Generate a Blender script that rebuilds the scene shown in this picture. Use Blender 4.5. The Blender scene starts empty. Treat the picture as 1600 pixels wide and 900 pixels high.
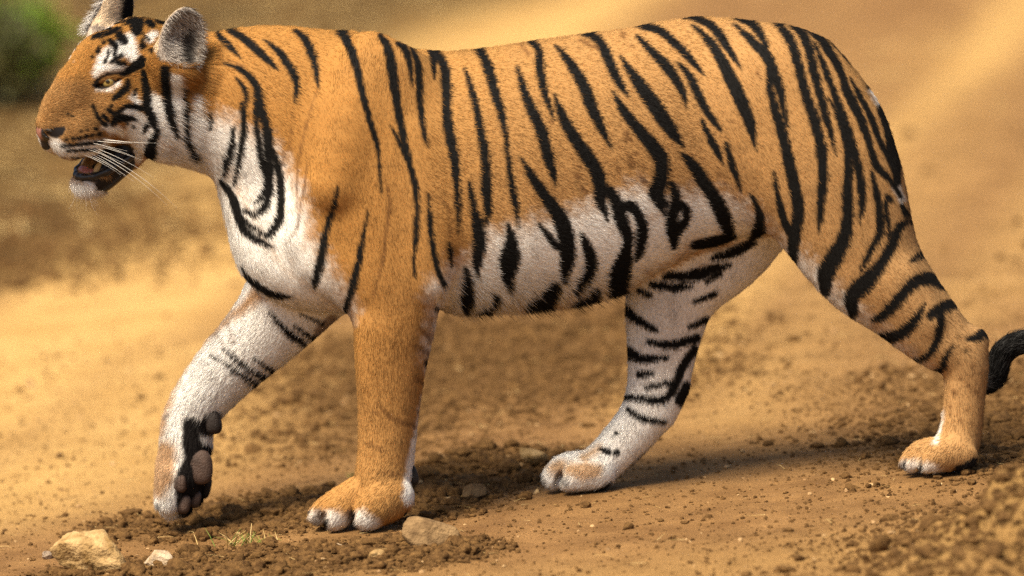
import bpy, math, random
import numpy as np
random.seed(7); rng = np.random.default_rng(7)
# ------------------------------------------------------------------ camera, sky, sun, exposure
S = 0.00125                       # metres per photo pixel in the tiger's mid plane
TH = math.radians(7.5); CT, ST = math.cos(TH), math.sin(TH)
DIST = 14.0; DPX = DIST / S
ZC = 0.50                         # height of the frame centre above the zero level
scene = bpy.context.scene; COL = scene.collection
cam_d = bpy.data.cameras.new('camera'); cam = bpy.data.objects.new('camera', cam_d); COL.objects.link(cam)
cam.location = (0, -DIST * CT, ZC + DIST * ST); cam.rotation_euler = (math.pi / 2 - TH, 0, 0)
cam_d.sensor_width = 36; cam_d.lens = 36 * DIST / (1600 * S)
cam_d.clip_start = 0.5; cam_d.clip_end = 6000
cam_d.dof.use_dof = True; cam_d.dof.focus_distance = DIST - 0.12
cam_d.dof.aperture_fstop = cam_d.lens / 125.0
scene.camera = cam
SUN_EL, SUN_AZ = math.radians(54), math.radians(-42)   # azimuth from the -y (camera) side, towards -x
world = bpy.data.worlds.new('World'); scene.world = world; world.use_nodes = True
wn = world.node_tree; bg = wn.nodes['Background']
sky = wn.nodes.new('ShaderNodeTexSky'); sky.sky_type = 'NISHITA'; sky.sun_disc = False
sun_dir = np.array([math.sin(SUN_AZ) * math.cos(SUN_EL), -math.cos(SUN_AZ) * math.cos(SUN_EL), math.sin(SUN_EL)])
sky.sun_elevation = SUN_EL; sky.sun_rotation = math.atan2(sun_dir[0], sun_dir[1])
sky.air_density = 1.0; sky.dust_density = 4.0
wn.links.new(sky.outputs[0], bg.inputs[0]); bg.inputs[1].default_value = 0.07
sun_d = bpy.data.lights.new('sun', 'SUN'); sun_d.energy = 4.2; sun_d.angle = math.radians(26); sun_d.color = (1.0, 0.88, 0.68)
sun = bpy.data.objects.new('sun', sun_d); COL.objects.link(sun); sun.location = (-4, -4, 6)
from mathutils import Vector
sun.rotation_euler = Vector(-sun_dir).to_track_quat('-Z', 'Y').to_euler()
scene.view_settings.view_transform = 'Standard'; scene.view_settings.look = 'None'
scene.view_settings.exposure = 0.86; scene.view_settings.gamma = 1.0; scene.view_settings.use_curve_mapping = False
scene.render.engine = 'CYCLES'; scene.cycles.use_denoising = False; scene.cycles.use_adaptive_sampling = False
try: scene.cycles.denoising_prefilter = 'ACCURATE'
except Exception: pass
scene.cycles.max_bounces = 6; scene.cycles.transparent_max_bounces = 8
try: scene.cycles_curves.shape = 'RIBBONS'
except Exception: pass

# ------------------------------------------------------------------ pixel <-> model <-> world
# model space: X right, Z down (both in photo pixels of the mid plane), Y away from the camera (pixels)
def I(X, Y, Z):
    x = X - 800.0; up = 450.0 - Z
    dep = DPX + Y * CT - up * ST
    return 800 + x * DPX / dep, 450 - (up * CT + Y * ST) * DPX / dep
def M(px, py, Y=0.0):
    up = 450.0 - py; dep = DPX + Y
    for _ in range(4):
        uu = (up * dep / DPX - Y * ST) / CT
        dep = DPX + Y * CT - uu * ST
    return 800 + (px - 800) * dep / DPX, Y, 450 - uu
def W(X, Y, Z): return (X - 800) * S, Y * S, ZC + (450 - Z) * S
# ------------------------------------------------------------------ helpers
def new_mesh(name, verts, faces, smooth=True):
    verts = np.asarray(verts, np.float32); me = bpy.data.meshes.new(name)
    if isinstance(faces, np.ndarray):
        n, k = faces.shape
        me.vertices.add(len(verts)); me.vertices.foreach_set('co', verts.ravel())
        me.loops.add(n * k); me.loops.foreach_set('vertex_index', faces.astype(np.int32).ravel())
        me.polygons.add(n); me.polygons.foreach_set('loop_start', np.arange(0, n * k, k, dtype=np.int32))
        me.update(calc_edges=True)
    else:
        me.from_pydata([tuple(map(float, v)) for v in verts], [], [tuple(f) for f in faces]); me.update()
    me.polygons.foreach_set('use_smooth', np.full(len(me.polygons), smooth, bool))
    return me
def link(name, data, mat=None, parent=None):
    o = bpy.data.objects.new(name, data); COL.objects.link(o)
    if mat: data.materials.append(mat)
    if parent: o.parent = parent
    return o
def tag(o, label=None, cat=None, group=None, kind=None):
    if label: o['label'] = label
    if cat: o['category'] = cat
    if group: o['group'] = group
    if kind: o['kind'] = kind
    return o
def hash3(i, j, k, seed):
    h = (i * 374761393 + j * 668265263 + k * 2147483647 + seed * 1274126177) & 0xFFFFFFFF
    h = ((h ^ (h >> 13)) * 1274126177) & 0xFFFFFFFF
    h = ((h ^ (h >> 16)) * 2246822519) & 0xFFFFFFFF
    return ((h ^ (h >> 15)) & 0xFFFFFF) / float(0xFFFFFF)
def vnoise(x, y, z, seed=0):
    i, j, k = np.floor(x).astype(np.int64), np.floor(y).astype(np.int64), np.floor(z).astype(np.int64)
    fx, fy, fz = x - i, y - j, z - k
    fx, fy, fz = [t * t * (3 - 2 * t) for t in (fx, fy, fz)]
    r = 0
    for a in (0, 1):
        for b in (0, 1):
            for c in (0, 1):
                r = r + hash3(i + a, j + b, k + c, seed) * (fx if a else 1 - fx) * (fy if b else 1 - fy) * (fz if c else 1 - fz)
    return r * 2 - 1
def vnoise2(x, y, seed=0):
    i, j = np.floor(x).astype(np.int64), np.floor(y).astype(np.int64)
    fx, fy = x - i, y - j
    fx, fy = [t * t * (3 - 2 * t) for t in (fx, fy)]
    r = 0
    for a in (0, 1):
        for b in (0, 1):
            r = r + hash3(i + a, j + b, 0 * i, seed) * (fx if a else 1 - fx) * (fy if b else 1 - fy)
    return r * 2 - 1
def sstep(a, b, x):
    t = np.clip((x - a) / (b - a), 0, 1); return t * t * (3 - 2 * t)
# ------------------------------------------------------------------ materials
def mat(name, color=(.5, .5, .5), rough=.8, spec=.3):
    m = bpy.data.materials.new(name); m.use_nodes = True
    b = m.node_tree.nodes['Principled BSDF']
    b.inputs['Base Color'].default_value = (*color, 1); b.inputs['Roughness'].default_value = rough
    b.inputs['Specular IOR Level'].default_value = spec
    return m
def nd(m, t, **kw):
    n = m.node_tree.nodes.new(t)
    for k, v in kw.items(): setattr(n, k, v)
    return n
def noise_color(m, scale, c1, c2, bump=0.0, detail=6, coord='Object', bscale=None):
    L = m.node_tree.links; b = m.node_tree.nodes['Principled BSDF']
    tc = nd(m, 'ShaderNodeTexCoord'); n = nd(m, 'ShaderNodeTexNoise'); n.inputs['Scale'].default_value = scale; n.inputs['Detail'].default_value = detail
    L.new(tc.outputs[coord], n.inputs['Vector'])
    r = nd(m, 'ShaderNodeValToRGB'); r.color_ramp.elements[0].position = .35; r.color_ramp.elements[1].position = .68
    r.color_ramp.elements[0].color = (*c1, 1); r.color_ramp.elements[1].color = (*c2, 1)
    L.new(n.outputs['Fac'], r.inputs[0]); L.new(r.outputs[0], b.inputs['Base Color'])
    if bump:
        n2 = nd(m, 'ShaderNodeTexNoise'); n2.inputs['Scale'].default_value = bscale or scale * 3; n2.inputs['Detail'].default_value = 8
        L.new(tc.outputs[coord], n2.inputs['Vector'])
        bp = nd(m, 'ShaderNodeBump'); bp.inputs['Strength'].default_value = bump; bp.inputs['Distance'].default_value = .01
        L.new(n2.outputs['Fac'], bp.inputs['Height']); L.new(bp.outputs[0], b.inputs['Normal'])
    return m
# ================================================================== THE GROUND
# paw contacts: photo x, photo y of the sole, depth (pixels)
CONTACT = [M(565, 832, -95), M(1465, 743, -82), M(905, 771, 80)]
CW = np.array([W(*c) for c in CONTACT])
BS = (CW[1, 2] - CW[0, 2]) / (CW[1, 0] - CW[0, 0])            # the track rises to the right
BA = CW[0, 2] - BS * CW[0, 0]
def base_h(x, y):
    xs = 3.0 * np.tanh(x / 3.0)
    h = BA + BS * xs
    c = CW[2]; e = c[2] - (BA + BS * c[0])
    h = h + e * np.exp(-(((x - c[0]) / .45) ** 2 + ((y - c[1]) / .22) ** 2))
    return h
def ray_ground(px, py):
    o = np.array([0, -DIST * CT, ZC + DIST * ST])
    a, b = (px - 800) * S, (450 - py) * S
    d = np.array([a, DIST * CT + b * ST, -DIST * ST + b * CT])
    t = 1.0
    for _ in range(60):
        p = o + d * t; t += (base_h(p[0], p[1]) - p[2]) / d[2] * .9
    p = o + d * t; return p[0], p[1]
MOUND = ray_ground(1690, 880)
def seg_w(x, y, pts, soft):
    """soft band along a polyline on the ground, points (photo x, photo y, half width in metres)"""
    P = [(*ray_ground(a, b), w) for a, b, w in pts]; d = np.full(x.shape, 1e9)
    for a, b in zip(P[:-1], P[1:]):
        ux, uy = b[0] - a[0], b[1] - a[1]; t = np.clip(((x - a[0]) * ux + (y - a[1]) * uy) / (ux * ux + uy * uy + 1e-9), 0, 1)
        d = np.minimum(d, np.hypot(x - a[0] - ux * t, y - a[1] - uy * t) - (a[2] + (b[2] - a[2]) * t))
    return sstep(soft, -soft, d)
def loose(x, y):
    """how cloddy the soil is: 0 driven dusty ground, 1 loose crumbly earth"""
    w = 0 * x
    w = seg_w(x, y, [(230, 825, .10), (350, 815, .18), (460, 800, .22), (600, 800, .18), (700, 760, .18), (800, 725, .14)], .12)
    w = np.maximum(w, seg_w(x, y, [(60, 905, .06), (230, 890, .12), (330, 885, .18), (500, 875, .20), (660, 868, .14)], .07))
    w = np.maximum(w, .75 * seg_w(x, y, [(560, 690, .12), (660, 620, .30), (740, 560, .45), (860, 610, .30)], .35))
    w = np.maximum(w, np.exp(-(((x - MOUND[0]) / .36) ** 2 + ((y - MOUND[1]) / .5) ** 2) * .9))
    w = np.maximum(w, .6 * seg_w(x, y, [(1580, 600, .3), (1640, 700, .3)], .3))
    w = np.maximum(w, .6 * seg_w(x, y, [(-60, 300, .5), (60, 420, .4), (60, 330, .6)], .5))
    w = np.maximum(w, .3 * seg_w(x, y, [(1380, 755, .06), (1500, 745, .08), (1580, 725, .10)], .08))
    return np.clip(w, 0, 1)
def paleness(x, y):
    """how far the soil colour turns pale, in bands and on the bank"""
    w = seg_w(x, y, [(-100, 680, .25), (150, 500, .36), (420, 290, .42), (800, 20, .46), (1000, -60, .5)], .26)  # broad paler band from the lower left to the top middle
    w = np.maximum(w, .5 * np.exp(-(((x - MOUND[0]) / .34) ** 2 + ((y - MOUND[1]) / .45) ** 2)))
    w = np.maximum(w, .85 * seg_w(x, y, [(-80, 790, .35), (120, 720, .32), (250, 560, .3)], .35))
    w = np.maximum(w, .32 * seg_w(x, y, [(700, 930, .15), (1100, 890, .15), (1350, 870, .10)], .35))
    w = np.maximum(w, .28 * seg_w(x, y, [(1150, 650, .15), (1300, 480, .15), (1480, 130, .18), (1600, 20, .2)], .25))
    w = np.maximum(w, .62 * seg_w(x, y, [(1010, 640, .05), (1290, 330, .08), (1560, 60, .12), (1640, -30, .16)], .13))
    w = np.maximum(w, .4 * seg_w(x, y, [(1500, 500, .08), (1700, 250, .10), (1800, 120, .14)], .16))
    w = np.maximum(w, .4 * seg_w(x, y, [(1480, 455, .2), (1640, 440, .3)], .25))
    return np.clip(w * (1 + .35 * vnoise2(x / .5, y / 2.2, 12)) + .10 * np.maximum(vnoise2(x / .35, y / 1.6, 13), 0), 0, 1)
def verge(x, y):
    """dark untrodden soil with litter at the side of the track"""
    w = seg_w(x, y, [(-250, 430, .7), (-40, 260, .7), (60, 120, 1.2), (150, 40, 1.7), (330, -20, 2.0), (420, -60, 2.4)], .5)
    w = np.maximum(w, .45 * seg_w(x, y, [(40, 330, .3), (110, 240, .3)], .3))
    return w
def grid_axis(a, b, h, far, g=1.13):
    core = np.arange(a, b + h / 2, h); out = [core]
    lo, hi, st = [], [], h
    p = a
    while p > -far: st *= g; p -= st; lo.append(p)
    p = b; st = h
    while p < far: st *= g; p += st; hi.append(p)
    return np.concatenate([np.array(lo[::-1]), core, np.array(hi)])
ax = grid_axis(-1.25, 1.3, .0065, 1500, 1.10); ay_ = grid_axis(-1.9, 1.3, .0085, 1500, 1.045)
GX, GY = np.meshgrid(ax, ay_, indexing='ij'); gxf, gyf = GX.ravel(), GY.ravel()
def relief(x, y):
    lo = loose(x, y); near = np.exp(-np.maximum(np.hypot(x, y) - 3, 0) / 8)
    h = .030 * vnoise2(x / 1.9, y / 2.6, 1) * sstep(.5, 3, np.hypot(x, y)) + .012 * vnoise2(x / .55, y / .6, 2) * sstep(.2, 1.2, np.abs(y)) + near * (.0035 * vnoise2(x / .16, y / .17, 3))
    rough = .35 + 1.5 * lo
    h = h + near * rough * (.0055 * vnoise2(x / .07, y / .075, 4) + .0038 * np.abs(vnoise2(x / .032, y / .035, 5)) + .0022 * vnoise2(x / .014, y / .016, 6))
    h = h + .022 * seg_w(x, y, [(640, 760, .03), (740, 715, .05), (800, 712, .03)], .10)
    # bank of crumbled earth at the lower right corner
    r = np.sqrt(((x - MOUND[0]) / .28) ** 2 + ((y - MOUND[1]) / .42) ** 2)
    h = h + .155 * np.exp(-r ** 2 * 1.2) * (1 + .38 * vnoise2(x / .08, y / .08, 8) + .2 * vnoise2(x / .035, y / .035, 18)) + .03 * np.exp(-r ** 2) * np.abs(vnoise2(x / .03, y / .03, 9))
    # low verge far left
    h = h + .25 * sstep(-1.2, -2.8, x) * sstep(6, 12, y) + .10 * sstep(-2, -6, x)
    # keep the soles on the ground
    for c in CW: 
        k = np.exp(-(((x - c[0]) / .13) ** 2 + ((y - c[1]) / .09) ** 2)); h = h * (1 - k) + .006 * k
    return h
def ground_h(x, y): return base_h(x, y) + relief(x, y)
gh = ground_h(gxf, gyf)
nxg, nyg = len(ax), len(ay_)
ii = np.arange(nxg * nyg).reshape(nxg, nyg)
GF = np.stack([ii[:-1, :-1], ii[1:, :-1], ii[1:, 1:], ii[:-1, 1:]], -1).reshape(-1, 4)
print('ground', nxg, nyg)
g_me = new_mesh('ground', np.stack([gxf, gyf, gh], 1), GF)
for nm, fn in (('loose', loose), ('paleness', paleness), ('verge', verge)):
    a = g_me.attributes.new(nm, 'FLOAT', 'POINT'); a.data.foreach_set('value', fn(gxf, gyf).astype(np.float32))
def soil(name, attr=True):
    m = mat(name, rough=.95, spec=.08); nt = m.node_tree; L = nt.links; b = nt.nodes['Principled BSDF']
    tc = nd(m, 'ShaderNodeTexCoord')
    def noise(sc, det=6, ro=.6):
        n = nd(m, 'ShaderNodeTexNoise'); n.inputs['Scale'].default_value = sc; n.inputs['Detail'].default_value = det; n.inputs['Roughness'].default_value = ro
        L.new(tc.outputs['Object'], n.inputs['Vector']); return n.outputs['Fac']
    def ramp(src, p0, c0, p1, c1):
        r = nd(m, 'ShaderNodeValToRGB'); e = r.color_ramp.elements; e[0].position, e[1].position = p0, p1; e[0].color, e[1].color = (*c0, 1), (*c1, 1)
        L.new(src, r.inputs[0]); return r.outputs[0]
    def mixc(fac, a, bb):
        x = nd(m, 'ShaderNodeMix', data_type='RGBA'); L.new(fac, x.inputs[0]) if not isinstance(fac, float) else setattr(x.inputs[0], 'default_value', fac)
        L.new(a, x.inputs[6]); L.new(bb, x.inputs[7]); return x.outputs[2]
    earth = ramp(noise(9), .3, (.19, .098, .038), .72, (.36, .200, .080))
    crumb = ramp(noise(60, 8, .7), .35, (.075, .038, .015), .7, (.26, .145, .054))
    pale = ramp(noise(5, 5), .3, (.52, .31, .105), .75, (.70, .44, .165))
    def at(nm):
        a = nd(m, 'ShaderNodeAttribute', attribute_name=nm); return a.outputs['Fac']
    if attr:
        c = mixc(at('loose'), earth, crumb); c = mixc(at('paleness'), c, pale); c = mixc(at('verge'), c, ramp(noise(3.5, 6), .35, (.055, .034, .012), .7, (.20, .115, .038)))
    else: c = crumb
    fine = ramp(noise(230, 4, .7), .35, (.62, .62, .62), .68, (1.25, 1.22, 1.15))
    x = nd(m, 'ShaderNodeMix', data_type='RGBA', blend_type='MULTIPLY'); x.inputs[0].default_value = .75; L.new(c, x.inputs[6]); L.new(fine, x.inputs[7])
    L.new(x.outputs[2], b.inputs['Base Color'])
    bp = nd(m, 'ShaderNodeBump'); bp.inputs['Strength'].default_value = 1.0; bp.inputs['Distance'].default_value = .006; L.new(noise(170, 9, .75), bp.inputs['Height']); L.new(bp.outputs[0], b.inputs['Normal'])
    return m
m_soil = soil('track_soil'); m_clod = soil('clod_soil', False)
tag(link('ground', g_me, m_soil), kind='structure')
# ================================================================== THE TIGER
def smin(a, b, k):
    h = np.maximum(k - np.abs(a - b), 0) / k
    return np.minimum(a, b) - h * h * k * 0.25
def smax(a, b, k): return -smin(-a, -b, k)
def chain_d(st, x, y, z, kj=5.0):
    """distance to a tapered tube through stations (X, Y, Z, r, ry)"""
    d = None
    for a, b in zip(st[:-1], st[1:]):
        ax, ay, az, ar, aq = a; bx, by, bz, br, bq = b
        ux, uz = bx - ax, bz - az
        L2 = ux * ux + uz * uz + 1e-6
        t = np.clip(((x - ax) * ux + (z - az) * uz) / L2, 0, 1)
        r = ar + (br - ar) * t; q = aq + (bq - aq) * t
        dx = x - ax - ux * t; dz = z - az - uz * t; dy = (y - ay - (by - ay) * t) * (r / q)
        e = (np.sqrt(dx * dx + dz * dz + dy * dy) - r) * np.minimum(1.0, q / r + .15)
        d = e if d is None else smin(d, e, kj)
    return d
def ell_d(c, rad, x, y, z):
    q = np.sqrt(((x - c[0]) / rad[0]) ** 2 + ((y - c[1]) / rad[1]) ** 2 + ((z - c[2]) / rad[2]) ** 2)
    return (q - 1) * min(rad)
def refine(st, n=4):
    """Catmull-Rom through the stations so limbs swell and bend smoothly"""
    P = np.array(st, float)
    if len(P) < 3: return [tuple(p) for p in P]
    Q = np.vstack([2 * P[0] - P[1], P, 2 * P[-1] - P[-2]]); out = []
    for i in range(1, len(Q) - 2):
        for t in np.arange(n) / n:
            a, b, c, d = Q[i - 1], Q[i], Q[i + 1], Q[i + 2]
            out.append(tuple(.5 * (2 * b + (c - a) * t + (2 * a - 5 * b + 4 * c - d) * t * t + (3 * b - a - 3 * c + d) * t ** 3)))
    out.append(tuple(P[-1])); return out
def stn(rows):                      # (photo x, photo y, depth, r, ry) -> model station
    out = []
    for px, py, Y, r, q in rows:
        X, _, Z = M(px, py, Y); out.append((X, Y, Z, r, q))
    return refine(out)
# head frame: f forward, l towards the left (camera) side, u up
YAW, ROLL = math.radians(35), math.radians(8)
HX, HY, HZ = 234.0, 10.0, 136.0
cy_, sy_, cr_, sr_ = math.cos(YAW), math.sin(YAW), math.cos(ROLL), math.sin(ROLL)
def head_to_model(f, l, u):
    l2 = l * cr_ + u * sr_; u2 = u * cr_ - l * sr_
    return HX - f * cy_ + l2 * sy_, HY - (f * sy_ + l2 * cy_), HZ - u2
def model_to_head(X, Y, Z):
    a = HX - X; b = HY - Y; u2 = HZ - Z
    f = a * cy_ + b * sy_; l2 = -a * sy_ + b * cy_
    return f, l2 * cr_ - u2 * sr_, l2 * sr_ + u2 * cr_
TOR = np.array([  # x, top, bottom, half width
    (350, 75, 290, 55), (410, 54, 395, 80), (445, 51, 450, 98), (490, 51, 470, 112), (530, 45, 480, 120), (552, 43, 483, 124), (590, 56, 485, 124), (640, 70, 487, 124),
    (700, 75, 486, 130), (760, 70, 482, 141), (830, 59, 478, 147), (900, 49, 470, 139), (970, 40, 455, 130),
    (1040, 26, 422, 118), (1090, 19, 392, 108), (1150, 23, 374, 104), (1220, 34, 362, 106), (1290, 62, 350, 96)], float)
_tx = np.linspace(350, 1290, 471)
def _sm(col):
    v = np.interp(_tx, TOR[:, 0], TOR[:, col]); k = np.hanning(17); k /= k.sum()
    return np.convolve(np.pad(v, 8, mode='edge'), k, 'valid')
TT, TB, TW = _sm(1), _sm(2), _sm(3)
def torso_d(x, y, z):
    xc = np.clip(x, 350, 1290)
    t, b, w = np.interp(xc, _tx, TT), np.interp(xc, _tx, TB), np.interp(xc, _tx, TW)
    c, h = (t + b) / 2, (b - t) / 2
    v = (z - c) / h
    w = w * (1 - 0.16 * np.clip(-v, 0, 1.2) ** 2)          # narrower towards the spine
    q = (np.abs(y / w) ** 2.25 + np.abs(v) ** 2.25) ** (1 / 2.25)
    d = (q - 1) * np.minimum(w, h) * 0.95
    ex = x - xc
    return np.where(np.abs(ex) > 0, np.sqrt(np.maximum(d, 0) ** 2 + ex * ex), d)
NEAR_HIND = stn([(1215, 186, -54, 145, 82), (1283, 268, -70, 124, 76), (1350, 403, -76, 88, 58), (1408, 468, -78, 66, 47), (1464, 525, -78, 52, 40),
                 (1506, 560, -78, 38, 34), (1507, 615, -78, 33, 28), (1501, 672, -78, 33, 30), (1494, 700, -78, 32, 34)])
FAR_HIND = stn([(1170, 260, 55, 120, 70), (1120, 360, 72, 100, 62), (1068, 425, 76, 80, 52), (1046, 470, 78, 69, 47), (1036, 535, 80, 57, 40), (1028, 597, 80, 48, 35),
                (1006, 652, 80, 40, 32), (958, 708, 80, 35, 30), (925, 738, 80, 28, 34)])
NEAR_FORE = stn([(592, 150, -62, 92, 54), (580, 280, -78, 118, 62), (602, 400, -84, 92, 58), (616, 486, -86, 68, 52), (611, 560, -86, 57, 46), (607, 640, -86, 48, 42),
                 (604, 700, -86, 45, 40), (598, 752, -86, 44, 42)])
SHOULDER = stn([(560, 220, -82, 105, 52), (512, 360, -84, 76, 50), (590, 430, -88, 72, 52)])
FAR_FORE = stn([(500, 400, 50, 95, 60), (428, 500, 66, 66, 50), (350, 581, 74, 51, 43), (299, 648, 74, 42, 38), (290, 700, 74, 41, 42), (280, 752, 72, 38, 42)])
TRICEPS = stn([(650, 230, -102, 46, 26), (668, 340, -114, 50, 28), (662, 430, -114, 44, 26)])
SCAPULA = stn([(578, 84, -52, 34, 26), (556, 170, -110, 36, 22), (520, 290, -132, 40, 22)])
FOREARM = stn([(592, 520, -118, 36, 20), (592, 590, -114, 30, 18), (598, 650, -108, 22, 16)])
CALF = stn([(1400, 440, -112, 40, 20), (1452, 500, -108, 26, 18)])
NECK = stn([(296, 160, 8, 98, 84), (388, 168, 3, 122, 98), (480, 205, 0, 152, 112)])
CHEST = stn([(432, 325, 0, 82, 88), (456, 398, 0, 78, 92), (560, 424, 0, 58, 96)])
TAIL = stn([(1300, 125, 0, 40, 40), (1350, 185, 2, 33, 30), (1376, 250, 8, 27, 25), (1386, 320, 24, 22, 22), (1410, 400, 66, 20, 20), (1452, 470, 82, 19, 19), (1492, 545, 70, 19, 19),
            (1521, 592, 45, 19, 19), (1551, 590, 30, 19, 19), (1564, 556, 25, 18, 18), (1586, 538, 20, 18, 18), (1620, 532, 10, 17, 17), (1660, 548, 0, 12, 12)])
HOCK_N = stn([(1524, 532, -78, 22, 20), (1500, 565, -78, 30, 26)])
HOCK_F = stn([(1058, 606, 80, 19, 18), (1030, 640, 80, 30, 26)])
def paw(rows): return [stn(r) for r in rows]
PAW_NF = paw([[(602, 740, -86, 42, 42), (600, 768, -87, 36, 44), (588, 792, -88, 28, 44)],
              [(614, 776, -112, 36, 25), (592, 788, -121, 33, 24), (573, 808, -125, 24, 21)], [(580, 770, -94, 34, 21), (545, 787, -98, 27, 20), (522, 807, -100, 25, 19)],
              [(570, 768, -72, 32, 20), (526, 786, -70, 23, 19), (499, 804, -70, 20, 17)], [(560, 772, -48, 24, 18), (530, 788, -45, 20, 17), (508, 804, -45, 18, 16)]])
PAW_NH = paw([[(1497, 690, -78, 33, 34), (1484, 708, -79, 26, 42), (1462, 722, -80, 19, 43)],
              [(1504, 712, -104, 26, 19), (1472, 710, -110, 24, 17), (1448, 726, -112, 16, 15)], [(1475, 704, -90, 24, 18), (1446, 708, -94, 22, 17), (1424, 725, -95, 16, 14)],
              [(1470, 702, -68, 20, 16), (1440, 706, -70, 20, 15), (1418, 722, -71, 15, 13)], [(1470, 702, -48, 20, 16), (1444, 706, -48, 18, 14), (1424, 720, -48, 14, 12)]])
PAW_FH = paw([[(940, 722, 80, 32, 34), (914, 742, 78, 26, 44)],
              [(934, 738, 56, 30, 24), (906, 742, 52, 26, 21), (888, 752, 49, 18, 18)], [(910, 730, 76, 28, 20), (882, 734, 75, 25, 19), (864, 748, 74, 20, 17)],
              [(910, 730, 96, 26, 18), (886, 734, 98, 22, 17), (870, 746, 98, 17, 15)], [(910, 732, 112, 24, 16), (890, 736, 114, 20, 15), (878, 746, 116, 16, 14)]])
PAW_FF = paw([[(284, 735, 72, 40, 44), (272, 770, 70, 32, 42)],
              [(272, 745, 40, 26, 20), (262, 782, 36, 22, 17)], [(272, 752, 64, 24, 18), (268, 792, 60, 20, 17)],
              [(285, 752, 88, 24, 18), (284, 790, 86, 19, 16)], [(300, 740, 108, 24, 18), (302, 775, 108, 18, 16)]])
# head chains in (f, l, u): stored as (f, l, u, r, rl)
def both(rows): return [rows, [(f, -l, u, r, q) for f, l, u, r, q in rows]]
HEAD = [([(-40, 0, 26, 74, 84), (20, 0, 38, 70, 78), (72, 0, 34, 60, 60)], 24),
        ([(92, 0, 36, 46, 42), (130, 0, 8, 36, 33), (158, 0, -20, 28, 27), (180, 0, -46, 18, 20)], 22),
        ([(40, 0, -18, 70, 76), (100, 0, -30, 56, 54), (146, 0, -54, 38, 40)], 26),
        ([(-10, 0, -30, 66, 84), (-70, 0, -10, 88, 84)], 30)]
for c, k in [([(126, 32, -57, 34, 26), (142, 23, -62, 31, 26), (150, 17, -70, 23, 19)], 12),
             ([(40, 56, -22, 54, 36), (76, 50, -16, 40, 30)], 26), ([(-18, 80, 34, 40, 26), (-10, 84, -20, 46, 30), (6, 66, -66, 36, 26)], 30),
             ([(90, 40, 50, 17, 16), (110, 34, 38, 15, 14)], 12)]:
    for cc in both(refine(c)): HEAD.append((cc, k))
JAW = refine([(28, 0, -85, 36, 44), (62, 0, -116, 32, 38), (86, 0, -138, 28, 33), (104, 0, -148, 21, 26)])
EYE_C, EYE_R = (101.0, 41.0, 25.5), 13.0
EAR_C, EAR_N = np.array([10.0, 103.0, 100.0]), np.array([0.22, 0.97, 0.04])
EAR_N = EAR_N / np.linalg.norm(EAR_N)
EAR_U = np.array([-0.10, 0.16, 1.0]); EAR_U -= EAR_N * EAR_U.dot(EAR_N); EAR_U /= np.linalg.norm(EAR_U)
EAR_W = np.cross(EAR_U, EAR_N)
def ear_loc(f, l, u):
    p = (f - EAR_C[0], np.abs(l) - EAR_C[1], u - EAR_C[2])
    dt = lambda v: p[0] * v[0] + p[1] * v[1] + p[2] * v[2]
    return dt(EAR_W), dt(EAR_U), dt(EAR_N)
def ear_d(f, l, u):
    w, up, n = ear_loc(f, l, u)
    wr = 41 - 3 * np.clip(up / 50, -1, 1)
    outer = (np.sqrt((w / wr) ** 2 + (up / 58) ** 2 + (n / 25) ** 2) - 1) * 25
    inner = (np.sqrt((w / (wr - 4)) ** 2 + ((up - 7) / 47) ** 2 + ((n - 15) / 26) ** 2) - 1) * 24
    cup = smax(outer, -inner, 4)
    root = (np.sqrt((w / 38) ** 2 + ((up + 54) / 32) ** 2 + ((n + 8) / 28) ** 2) - 1) * 28
    lobe = (np.sqrt((w / 32) ** 2 + ((up + 50) / 22) ** 2 + ((n - 4) / 22) ** 2) - 1) * 22; root = smin(root, lobe, 8)
    flank = (np.sqrt(((w + 18) / 30) ** 2 + ((up + 40) / 34) ** 2 + ((n + 10) / 22) ** 2) - 1) * 22
    return smin(smin(cup, root, 14), flank, 12)
def head_d(X, Y, Z):
    f, l, u = model_to_head(X, Y, Z)
    d = None
    for c, k in HEAD:
        e = chain_d(c, f, l, u, 16)
        d = e if d is None else smin(d, e, k)
    al = np.abs(l)
    d = smin(d, chain_d(JAW, f, l, u), 5)
    # eye sockets
    es = np.sqrt(((f - EYE_C[0] - 4) / 13.5) ** 2 + ((al - EYE_C[1] - 11) / 17) ** 2 + ((u - EYE_C[2] + (f - EYE_C[0]) * .38) / 2.7) ** 2)
    d = smax(d, -(es - 1) * 5, 2)
    return smin(d, ear_d(f, l, u), 16)
GROUPS = {  # name: (distance function, blend)
    'torso': (torso_d, 30), 'neck': (lambda x, y, z: chain_d(NECK, x, y, z), 30), 'chest': (lambda x, y, z: chain_d(CHEST, x, y, z), 30),
    'nhind': (lambda x, y, z: smin(chain_d(NEAR_HIND, x, y, z), chain_d(HOCK_N, x, y, z), 14), 26),
    'fhind': (lambda x, y, z: smin(chain_d(FAR_HIND, x, y, z), chain_d(HOCK_F, x, y, z), 14), 26),
    'nfore': (lambda x, y, z: chain_d(NEAR_FORE, x, y, z), 24), 'nshoulder': (lambda x, y, z: chain_d(SHOULDER, x, y, z), 9),
    'ffore': (lambda x, y, z: chain_d(FAR_FORE, x, y, z), 16), 'triceps': (lambda x, y, z: chain_d(TRICEPS, x, y, z), 16), 'scapula': (lambda x, y, z: chain_d(SCAPULA, x, y, z), 18), 'forearm': (lambda x, y, z: chain_d(FOREARM, x, y, z), 14), 'calf': (lambda x, y, z: chain_d(CALF, x, y, z), 14),
    'tail': (lambda x, y, z: chain_d(TAIL, x, y, z), 14), 'head': (head_d, 22)}
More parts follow.
